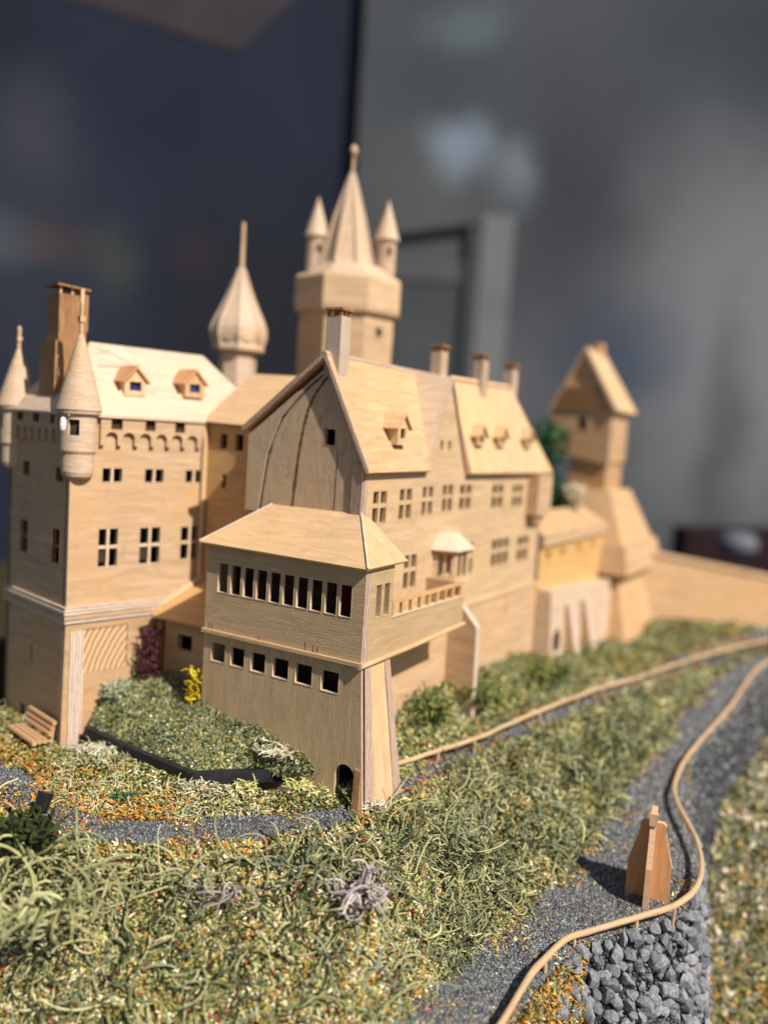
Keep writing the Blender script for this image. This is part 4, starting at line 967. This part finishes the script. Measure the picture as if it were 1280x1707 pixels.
# turf spilling over the road edges and at the railing foot
p, nn, ii, js = sample(G34, 26000, lambda q: (vnoise(q, 7, 51) > .45)*1., .05)
keepm = rng.random(len(p)) < np.exp(-np.minimum(js, 1.15-js)/(.03+.13*vnoise(p, 5, 53)))*1.3; p, nn = p[keepm], nn[keepm]
pr = np.tile([.3, .5, .5, .6, .35, .2, .12, .2], (len(p), 1)); flakes('road_crumbs', p, nn, pick(pr), label='stray turf crumbs along the road edges')
p, nn, ii, js = sample(G12, 7500, lambda q: (vnoise(q, 6, 52) > .42)*1., .05); keepm = rng.random(len(p)) < .30+.75*np.exp(-np.minimum(js, 1-js)/.12); p, nn = p[keepm], nn[keepm]
pr = np.tile([.2, .4, .3, .7, .7, .25, .2, .15], (len(p), 1)); flakes('path_crumbs', p, nn, pick(pr), label='stray coloured crumbs on the gravel path')
p, nn, ii, js = sample(G45, 9000, lambda q: ((q[:, 0] < 1.02) & (q[:, 0] > .2))*1., .1)
pr = np.stack([.3+0*js, .5+0*js, .8+0*js, .5+0*js, 1.4*(js < .35), .3+0*js, .05+0*js, .5+0*js], 1); flakes('verge_turf', p, nn, pick(pr), (.02, .05), (.005, .011), .04, 1., label='orange and green turf tuft below the lower railing')

# --- grit on path and road
def grit(name, p, nn, col, r):
    n = len(p); base = A((1, 0, 0), (-1, 0, 0), (0, 1, 0), (0, -1, 0), (0, 0, 1), (0, 0, -1)) if False else np.array([(1, 0, 0), (-1, 0, 0), (0, 1, 0), (0, -1, 0), (0, 0, 1), (0, 0, -1)], float)
    q = unit(rng.normal(size=(n, 4))); w_, x, y, z = q.T
    Rm = np.stack([1-2*(y*y+z*z), 2*(x*y-z*w_), 2*(x*z+y*w_), 2*(x*y+z*w_), 1-2*(x*x+z*z), 2*(y*z-x*w_), 2*(x*z-y*w_), 2*(y*z+x*w_), 1-2*(x*x+y*y)], 1).reshape(n, 3, 3)
    b = base[None]*rng.uniform(.55, 1.25, (n, 6, 1)); Vt = np.einsum('nij,nkj->nki', Rm, b)*r[:, None, None]+(p+nn*(r*.35)[:, None])[:, None]
    f = np.array([(0, 2, 4), (2, 1, 4), (1, 3, 4), (3, 0, 4), (2, 0, 5), (1, 2, 5), (3, 1, 5), (0, 3, 5)])
    Fc = (f[None]+(np.arange(n)*6)[:, None, None]).reshape(-1, 3)
    return rawmesh(name, Vt, Fc, np.repeat(col[:, None], 6, 1), M_GRIT)
def gritcol(n, k=1.): 
    v = (.045+.20*rng.random((n, 1))**1.5+.28*(rng.random((n, 1)) > .95))*k; return v*np.array([[.99, 1.0, 1.025]])*rng.uniform(.92, 1.08, (n, 3))
p, nn, ii, js = sample(G12, 26000, None, .08); z = infr(p)[1]
o = grit('path_grit', p, nn, gritcol(len(p), 1.15), rng.uniform(.003, .0068, len(p))*np.clip(z/4, .9, 2)); tag(o, 'fine grey grit on the upper path', None, None, 'stuff')
p, nn, ii, js = sample(G34, 60000, None, .08); z = infr(p)[1]
o = grit('road_grit', p, nn, gritcol(len(p)), rng.uniform(.004, .0095, len(p))*np.clip(z/4, .9, 2)); tag(o, 'grey slate grit on the lower road', None, None, 'stuff')
# --- stones of the bank: individuals where large, the rest as one mass
M_STONE = None
def stonemat():
    m, nt, b = newmat('slate_stone'); tc = nt.nodes.new('ShaderNodeTexCoord').outputs['Object']
    oi = nt.nodes.new('ShaderNodeObjectInfo'); n = noise(nt, tc, 3, 6, .65)
    c = ramp(nt, n, [(.3, (.14, .143, .152)), (.5, (.28, .285, .30)), (.72, (.52, .53, .55))])
    c = mix(nt, .8, c, ramp(nt, oi.outputs['Random'], [(0, (.45, .46, .5)), (.5, (.85, .87, .92)), (1, (1.25, 1.22, 1.2))]), 'MULTIPLY')
    nt.links.new(c, b.inputs['Base Color']); b.inputs['Roughness'].default_value = .42; b.inputs['Specular IOR Level'].default_value = .55
    bump(nt, b, noise(nt, tc, 9, 5, .7), .5, .05); return m
M_STONE = stonemat()
import bmesh
smesh = []
for k in range(10):
    bm = bmesh.new(); pts = rng.normal(size=(24, 3)); pts = unit(pts)*rng.uniform(.82, 1.06, (24, 1))*np.array([1.15, .9, .8])
    for q in pts: bm.verts.new(q)
    r_ = bmesh.ops.convex_hull(bm, input=bm.verts); bmesh.ops.delete(bm, geom=[v for v in bm.verts if not v.link_faces], context='VERTS')
    bmesh.ops.recalc_face_normals(bm, faces=bm.faces)
    me = bpy.data.meshes.new('stone'); bm.to_mesh(me); bm.free(); me.materials.append(M_STONE); smesh.append(me)
p, nn, ii, js = sample(G45, 9000, lambda q: (q[:, 0] > .88)*(q[:, 1] < 4.75)*1., .0)
kept = []
for k in range(len(p)):
    rr = .024+.024*rng.random()**1.3
    if all((p[k]-q)@(p[k]-q) > (.66*(rr+r2))**2 for q, r2 in kept): kept.append((p[k]+A(.62, -.62, .45)*rr*.45, rr))
    if len(kept) >= 300: break
for q, rr in kept:
    o = bpy.data.objects.new('stone', smesh[rng.integers(10)]); C.objects.link(o); o.parent = STONEBANK
    o.location = tuple(q); o.rotation_euler = tuple(rng.uniform(0, 6.28, 3)); o.scale = tuple(rr*rng.uniform(.8, 1.25, 3))
p, nn, ii, js = sample(G45, 7000, lambda q: (q[:, 0] > .8)*1., .05); z = infr(p)[1]
nout = unit(np.where(np.abs(nn[:, 2:3]) > .99, nn, nn*np.array([1, 1, 1.])))
flip = np.sum(nn*A(.7, -.5, .3), 1, keepdims=True) < 0; nn = np.where(flip, -nn, nn)
o = grit('small_stones', p, nn, gritcol(len(p), .8), rng.uniform(.007, .014, len(p))*np.clip(z/4, 1, 2.)); o.parent = STONEBANK; tag(o, 'smaller stones packed between the large ones', None, None, 'stuff')

# --- moss strands lying over the banks
def scol(n, kind):
    P_ = {'green': [(.20, .21, .09), (.33, .32, .15), (.13, .16, .07), (.45, .42, .22), (.25, .27, .18)], 'pale': [(.55, .50, .30), (.62, .57, .40), (.42, .42, .22), (.50, .50, .22)],
          'yg': [(.38, .36, .16), (.52, .49, .26), (.29, .30, .14)], 'mauve': [(.42, .345, .325), (.54, .45, .42), (.32, .265, .26), (.48, .43, .36)]}[kind]
    return np.array(P_)[rng.integers(len(P_), size=n)]*rng.uniform(.75, 1.2, (n, 1))
p, nn, ii, js = sample(G23, 5200, lambda q: np.where(q[:, 0] < .15, .22, 1.)*(.10+(vnoise(q, 5.5, 61) > .5)*1.), .08)
n = len(p); z = np.clip(infr(p)[1]/4, .8, 2.2); d0 = unit(rng.normal(size=(n, 3))+nn*.5)
g = strands(p+nn*(.004+.035*rng.random((n, 1))**2), d0, nn, scol(n, 'green')*rng.choice([.45, .8, 1.15, 1.4], (n, 1)), rng.uniform(.035, .14, n)*z**.5, rng.uniform(.0026, .0066, n)*z, 7, 3.0)
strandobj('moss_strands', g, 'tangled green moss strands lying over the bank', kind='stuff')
p, nn, ii, js = sample(G23, 520, lambda q: (q[:, 1] < 4.4)*(vnoise(q, 4.5, 66) > .58)*1., .08); n = len(p)
g = strands(p+nn*.012, unit(rng.normal(size=(n, 3))*.7+nn*.9), nn, scol(n, 'yg')*rng.uniform(.7, 1.15, (n, 1)), rng.uniform(.05, .17, n), rng.uniform(.0036, .0072, n), 9, 4.5, 5)
strandobj('pale_moss_curls', g, 'thick pale curls of reindeer moss on the front bank', kind='stuff')
p, nn, ii, js = sample(G23, 36000, lambda q: (q[:, 1] < 4.8)*(.25+(vnoise(q, 7, 67) > .42)), .08); n = len(p)
g = strands(p+nn*.003, unit(rng.normal(size=(n, 3))+nn*.6), nn, PAL[rng.choice([2, 2, 2, 5, 5, 5, 3, 3, 1, 1, 0, 0, 7, 6], n)]*rng.uniform(.8, 1.2, (n, 1)), rng.uniform(.012, .034, n), rng.uniform(.003, .0065, n), 2, 1.0, 5)
strandobj('turf_granules', g, 'cream and yellow granules between the moss', kind='stuff')
p, nn, ii, js = sample(G23, 210, lambda q: (q[:, 1] < 4.8)*(.12+(vnoise(q, 3.6, 68) > .52)), .08); n = len(p)
d0 = rng.normal(size=(n, 3)); d0 = unit(d0-nn*np.sum(d0*nn, 1, keepdims=True)*.9)
cl_ = np.where(rng.random((n, 1)) < .5, scol(n, 'yg'), scol(n, 'green'))
g = strands(p+nn*rng.uniform(.008, .03, (n, 1)), d0, nn, cl_, rng.uniform(.12, .36, n), rng.uniform(.0042, .0078, n), 14, 3.2, 6)
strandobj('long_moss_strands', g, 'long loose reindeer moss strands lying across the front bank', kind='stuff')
p, nn, ii, js = sample(G01, 2600, lambda q: .1+(vnoise(q, 7, 62) > .5)*(q[:, 0] > -1.5)*1., .08); n = len(p); z = np.clip(infr(p)[1]/4, .8, 2.)
colr = np.where((p[:, 0] < .1)[:, None], scol(n, 'pale'), scol(n, 'green'))
g = strands(p+nn*.005, unit(rng.normal(size=(n, 3))*.8+nn*.8), nn, colr, rng.uniform(.02, .07, n)*z, rng.uniform(.0022, .0042, n)*z, 6, 3.0)
strandobj('lichen_strands', g, 'pale lichen strands at the foot of the walls', kind='stuff')
p, nn, ii, js = sample(GB, 2500, None, .08); n = len(p)
g = strands(p+nn*.004, unit(rng.normal(size=(n, 3))*.9+nn*.6), nn, scol(n, 'green'), rng.uniform(.02, .05, n), rng.uniform(.002, .004, n), 5, 2.5)
strandobj('bed_moss', g, 'short moss strands in the raised bed', kind='stuff')

# --- clumps that can be told apart
def clump(name, c, n, spread, L, r, kind, label, cat_, group=None, curl=3.0, hgt=.03, upw=.8, seg=8, col=None, sides=5, grav=0.):
    c = A(*c); th_ = rng.uniform(0, 6.283, n); rd_ = rng.random(n)**.6*.85; o_ = np.stack([np.cos(th_)*rd_*spread[0], np.sin(th_)*rd_*spread[1], 0*rd_], 1); o_[:, 2] = rng.uniform(0, hgt, n)
    p = c+o_; d0 = unit(rng.normal(size=(n, 3))*.8+A(0, 0, upw)); nn = np.tile(A(0, 0, 1), (n, 1))
    colv = scol(n, kind) if col is None else np.array(col)[rng.integers(len(col), size=n)]*rng.uniform(.7, 1.3, (n, 1))
    g = strands(p, d0, nn, colv, rng.uniform(*L, n), rng.uniform(*r, n), seg, curl, sides, grav)
    return strandobj(name, g, label, cat_, group, base=c)
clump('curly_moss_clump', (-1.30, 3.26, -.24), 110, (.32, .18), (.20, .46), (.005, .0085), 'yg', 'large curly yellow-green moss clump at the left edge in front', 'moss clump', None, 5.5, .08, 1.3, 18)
clump('curly_moss_clump', (-1.26, 3.36, -.03), 9, (.16, .05), (.26, .42), (.005, .0075), 'yg', 'a few tall looping moss stems beside the black spotlight', 'moss clump', None, 5.0, .02, 1.8, 16)
clump('dark_leaf_clump', (-1.40, 3.42, -.03), 240, (.16, .14), (.04, .10), (.006, .012), 'green', 'dark green leafy clump at the left edge by the path', 'plant', None, 2, .10, .8, 5, [(.018, .03, .010), (.03, .045, .012), (.05, .05, .012)])
def surf(x, y, dz=.012):
    q = G23.reshape(-1, 3); return (x, y, float(q[np.argmin((q[:, 0]-x)**2+(q[:, 1]-y)**2), 2])+dz)
G_M = 'dry mauve-grey moss tangles on the front bank'
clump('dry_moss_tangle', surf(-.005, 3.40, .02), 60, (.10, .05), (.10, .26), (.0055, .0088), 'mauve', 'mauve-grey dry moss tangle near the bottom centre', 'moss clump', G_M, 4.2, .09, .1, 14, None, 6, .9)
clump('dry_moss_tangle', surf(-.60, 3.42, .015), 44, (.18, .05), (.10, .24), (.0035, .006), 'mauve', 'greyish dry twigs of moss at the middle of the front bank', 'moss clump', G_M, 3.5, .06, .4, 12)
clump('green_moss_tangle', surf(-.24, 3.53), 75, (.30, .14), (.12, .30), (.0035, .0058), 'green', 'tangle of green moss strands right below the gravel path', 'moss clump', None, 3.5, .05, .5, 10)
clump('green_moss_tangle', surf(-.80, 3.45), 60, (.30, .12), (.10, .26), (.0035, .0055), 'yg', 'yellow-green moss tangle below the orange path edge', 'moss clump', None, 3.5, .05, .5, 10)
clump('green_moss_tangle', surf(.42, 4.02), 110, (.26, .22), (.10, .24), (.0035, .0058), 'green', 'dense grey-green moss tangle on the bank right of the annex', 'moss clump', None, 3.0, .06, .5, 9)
clump('burgundy_bush', (-1.235, 4.70, .30), 200, (.055, .05), (.03, .08), (.0035, .006), 'green', 'burgundy bush against the porch corner', 'bush', None, 5, .29, .1, 7, [(.095, .022, .035), (.06, .014, .024), (.15, .04, .06)])
clump('yellow_bush', (-.93, 4.44, .265), 100, (.045, .04), (.03, .075), (.003, .0052), 'green', 'bright yellow bush in front of the annex corner', 'bush', None, 3.5, .20, .3, 7, [(.68, .50, .02), (.78, .62, .05), (.55, .38, .015)])
clump('pale_moss_heap', (-1.40, 4.63, .23), 190, (.10, .09), (.03, .075), (.003, .005), 'pale', 'pale grey-green moss heap where the raised bed meets the keep wall', 'moss clump', None, 3.5, .07, .7, 6, [(.36, .40, .26), (.46, .48, .33), (.26, .31, .18)])
G_L = 'pale lichen tufts along the bed edging'
for k, (c, n, sp2, lab) in enumerate([((-.40, 4.12, .155), 120, (.16, .07), 'cream lichen tuft against the annex wall inside the bed'), ((-1.36, 4.30, .03), 110, (.16, .07), 'cream lichen tuft between the keep corner and the edging'),
        ((-.75, 3.93, .02), 90, (.16, .06), 'whitish lichen tuft at the corner of the black edging'), ((-.57, 3.97, .02), 120, (.07, .05), 'lemon-yellow lichen tuft in front of the edging'),
        ((-.27, 4.0, .03), 120, (.13, .05), 'pale yellow lichen tuft left of the arched door'), ((.03, 3.94, -.01), 70, (.08, .05), 'white lichen tuft at the foot of the corner buttress')]):
    cc = [(.62, .60, .22), (.55, .55, .18), (.70, .66, .32)] if k in (3, 4) else [(.62, .57, .40), (.70, .66, .52), (.50, .48, .30)]
    clump('lichen_tuft', c, n, sp2, (.05, .105) if k == 0 else (.03, .075), (.0034, .0054) if k == 0 else (.0028, .0045), 'pale', lab, 'lichen', G_L, 3.5, .03, .9, 6, cc)
clump('green_tuft', (-1.10, 3.86, .0), 60, (.09, .03), (.02, .05), (.003, .005), 'green', 'emerald green crumb tuft on the orange turf by the path', 'tuft', None, 3, .015, .4, 5, [(.015, .14, .07), (.02, .10, .05)])
for k, (c, n, sp2) in enumerate([((.30, 4.80, .16), 160, (.16, .14)), ((.62, 5.2, .16), 170, (.2, .2)), ((1.10, 5.95, .12), 180, (.3, .3)), ((1.62, 6.75, .02), 150, (.3, .3))]):
    clump('wall_shrub', c, n, sp2, (.05, .12), (.005, .010), 'green', ['green moss shrub beside the corner buttress under the balcony', 'green moss shrub around the foot of the fin buttress', 'moss shrub under the far end of the main house', 'moss shrub under the pale buttresses'][k], 'shrub', 'moss shrubs along the castle wall', 3, .10, .8, 6, [(.10, .14, .03), (.16, .19, .05), (.06, .09, .025), (.26, .24, .07)])
# tree behind the right wing
tr = thing('green_tree', ab(.75, 4.1, 0), 'dark green blurred tree behind the amber wall', 'tree')
c = ab(.75, 4.1, 0); mb = MB(); mb.tube([c, c+A(.02, 0, .8), c+A(0, .03, 1.3)], [.05, .04, .015], 8); mb.tube([c+A(.02, 0, .8), c+A(.16, -.05, 1.2)], [.025, .01], 6); mb.tube([c+A(.02, 0, .9), c+A(-.14, .05, 1.35)], [.025, .01], 6); mb.build('trunk', [W_OAK], tr)
n = 2600; q = unit(rng.normal(size=(n, 3)))*(rng.random((n, 1))**.45); cc = np.array([(0, 0, 1.35), (.14, -.1, 1.18), (-.14, .05, 1.55), (.05, 0, 1.75), (.0, -.1, 1.05)])[rng.integers(5, size=n)]
p = c+cc+q*np.array([.2, .2, .22]); d = unit(rng.normal(size=(n, 3))); s_ = unit(np.cross(d, rng.normal(size=(n, 3))))
Vt = np.stack([p-d*.03, p+s_*.014, p+d*.03, p-s_*.014], 1); col = np.array([(.02, .075, .025), (.03, .11, .035), (.012, .05, .02)])[rng.integers(3, size=n)]
o = rawmesh('crown', Vt, np.arange(4*n).reshape(n, 4), np.repeat(col[:, None], 4, 1), M_TURF, tr, c)
bl = clump('cream_bush', ab(.42, 4.05, 1.27), 260, (.10, .10), (.03, .07), (.006, .011), 'pale', 'round cream bush in front of the dark green tree', 'bush', None, 3, .10, .3, 5, [(.62, .52, .34), (.70, .60, .42)])
clump('green_bush', (-2.95, 5.7, .5), 420, (.34, .3), (.08, .2), (.012, .022), 'green', 'dark green bush behind the keep at the left edge', 'bush', None, 3, .75, .5, 5, [(.02, .06, .02), (.04, .10, .03), (.015, .04, .015)])

# ================================================================== ROOM BEHIND
def panel(name, mat, pts, th=.5):
    mb = MB(); slab(mb, pts, th, 0, 0); return mb.build(name, [mat])
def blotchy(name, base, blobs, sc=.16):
    """wall colour with reflections and blurred room shapes painted in as soft blobs; blobs = (x, z, rx, rz, colour, strength, softness)"""
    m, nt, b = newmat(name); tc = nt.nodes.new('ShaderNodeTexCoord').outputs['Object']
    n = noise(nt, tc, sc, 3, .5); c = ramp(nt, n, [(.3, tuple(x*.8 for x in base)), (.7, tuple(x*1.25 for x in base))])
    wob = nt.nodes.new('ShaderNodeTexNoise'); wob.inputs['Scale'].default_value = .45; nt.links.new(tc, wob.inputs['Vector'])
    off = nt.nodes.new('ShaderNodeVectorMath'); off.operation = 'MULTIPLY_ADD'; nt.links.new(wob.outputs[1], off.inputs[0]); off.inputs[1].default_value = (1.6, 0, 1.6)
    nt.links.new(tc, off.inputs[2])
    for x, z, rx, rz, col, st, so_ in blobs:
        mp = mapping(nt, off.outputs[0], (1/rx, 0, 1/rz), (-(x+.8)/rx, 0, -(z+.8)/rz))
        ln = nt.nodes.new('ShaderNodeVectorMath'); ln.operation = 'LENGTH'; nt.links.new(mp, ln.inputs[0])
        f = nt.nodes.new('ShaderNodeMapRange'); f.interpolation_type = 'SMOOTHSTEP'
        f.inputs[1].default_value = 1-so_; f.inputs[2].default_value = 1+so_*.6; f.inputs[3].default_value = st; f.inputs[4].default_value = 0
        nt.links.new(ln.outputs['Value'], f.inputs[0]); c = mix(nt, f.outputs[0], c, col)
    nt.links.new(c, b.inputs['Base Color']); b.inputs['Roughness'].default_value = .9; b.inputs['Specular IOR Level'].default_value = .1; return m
NAVY = blotchy('navy_wall_blurs', (.018, .0225, .038), [(-14, 6.5, 4.5, 5.5, (.036, .042, .058), .6, .9), (-13.6, 11.5, 1.9, 2.4, (.07, .07, .085), .45, 1.), (-15.2, 7.8, 2.2, 1.1, (.10, .112, .13), .5, .9), (-12.6, 7.9, 1.5, .9, (.085, .052, .042), .45, .9), (-10.5, 7.3, 1.0, 1.5, (.07, .078, .05), .45, .9),
    (-7.4, 7.8, .9, 1.0, (.06, .035, .038), .4, 1.), (-5, 5, 4.5, 5, (.021, .021, .022), .7, 1.), (-10, 19, 9, 3, (.022, .027, .04), .5, 1.)])  # soft patches painted in for out-of-focus room clutter
SLATE = blotchy('slate_wall_reflections', (.072, .078, .087), [(1.2, 14.2, 2.6, 3.4, (.052, .062, .07), .7, 1.), (1.4, 10.2, 2.6, 2.2, (.10, .10, .095), .7, 1.), (5.8, 10.5, 3.2, 4, (.038, .041, .050), .7, 1.), (12.6, 5.8, 4.6, 7.5, (.19, .195, .21), .9, .8), (12.1, 1.5, 1.0, 5.5, (.056, .056, .06), .65, .9), (8.2, 5.0, 2.2, 2.0, (.026, .046, .088), .6, .9),
    (1.85, 11.9, 1.1, 1.0, (.24, .30, .38), .7, 1.), (3.75, 11.2, .9, 1.2, (.20, .235, .27), .65, 1.), (1.8, 16.0, 1.5, .9, (.13, .17, .175), .55, 1.), (4.1, 3.6, .8, 1.1, (.17, .085, .115), .4, 1.), (13, 16, 6, 3.5, (.036, .044, .053), .8, 1.)])  # pale spots are painted reflections; other blobs stand for blurred room objects
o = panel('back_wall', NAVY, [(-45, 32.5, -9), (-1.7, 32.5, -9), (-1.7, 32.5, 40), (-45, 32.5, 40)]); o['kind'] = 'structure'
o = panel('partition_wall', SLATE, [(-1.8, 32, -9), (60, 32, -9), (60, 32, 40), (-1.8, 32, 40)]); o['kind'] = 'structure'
def soft(name, c1, c2, sc=.2):
    m, nt, b = newmat(name); tc = nt.nodes.new('ShaderNodeTexCoord').outputs['Object']
    c = ramp(nt, noise(nt, tc, sc, 2, .5), [(.3, c1), (.7, c2)])
    nt.links.new(c, b.inputs['Base Color']); b.inputs['Roughness'].default_value = .85; b.inputs['Specular IOR Level'].default_value = .15; return m
def board(name, mat, pts, label, cat_, th=.2): return tag(panel(name, mat, [A(*q) for q in pts], th), label, cat_)
board('hanging_panel', soft('mauve_panel', (.040, .034, .040), (.055, .046, .050), .5), [(-14.6, 32.46, 20), (-14.0, 32.46, 16.6), (-6.2, 32.46, 14.8), (-4.2, 32.46, 16.9), (-3.9, 32.46, 20)], 'dim mauve-brown hanging panel at the top left of the dark room', 'panel')
board('dark_display_table', soft('dark_table', (.012, .008, .010), (.03, .012, .014), 1.2), [(7.1, 20, -9), (14, 20, -9), (14, 20, .2), (7.0, 20, -.1)], 'near-black display table beyond the curtain wall at the right', 'table', 1.)
mb = MB(); mb.lathe((7.7, 18.8, -.22), [(0, -.3), (.25, -.28), (.42, -.1), (.42, .05), (.3, .22), (0, .26)], 20); tag(mb.build('pale_bowl', [flat('pale_bowl_paint', (.13, .13, .16), .8, .2, .6)], smooth=True), 'small pale blurred bowl on the dark display table', 'bowl')
dc = thing('display_cabinet', (2.5, 29, -9), 'tall blurred display cabinet with pale post and dark frame, behind the round tower', 'cabinet')
M_FRAME = flat('dark_frame', (.066, .071, .079), .9, .2, .5, .1); M_POST = flat('pale_grey_green_post', (.150, .163, .160), .8, .12, .4, .1); M_SHELF = flat('grey_shelf', (.082, .086, .086), .8, .15, .4, .1); M_BACKP = flat('charcoal_back', (.060, .064, .068), .9, .15, .3, .1)
mb = MB(); mb.box(WORLD, 2.85, 4.0, 31.93, 31.985, -9, 9.6); mb.build('post', [M_POST], dc)
mb = MB(); mb.box(WORLD, -.1, 2.7, 31.95, 31.985, -9, 7.05); mb.build('back_panel', [M_BACKP], dc)
mb = MB(); mb.box(WORLD, -.3, 2.5, 31.90, 31.97, 7.1, 7.9); mb.build('shelf', [M_SHELF], dc)
for a, b in (((-.4, 31.9, 8.7), (2.8, 31.9, 9.3)), ((2.5, 31.9, 9.2), (2.75, 31.9, -9))):
    mb = MB(); mb.tube([A(*a), A(*b)], .2, 8); mb.build('frame_bar', [M_FRAME], dc, smooth=True)
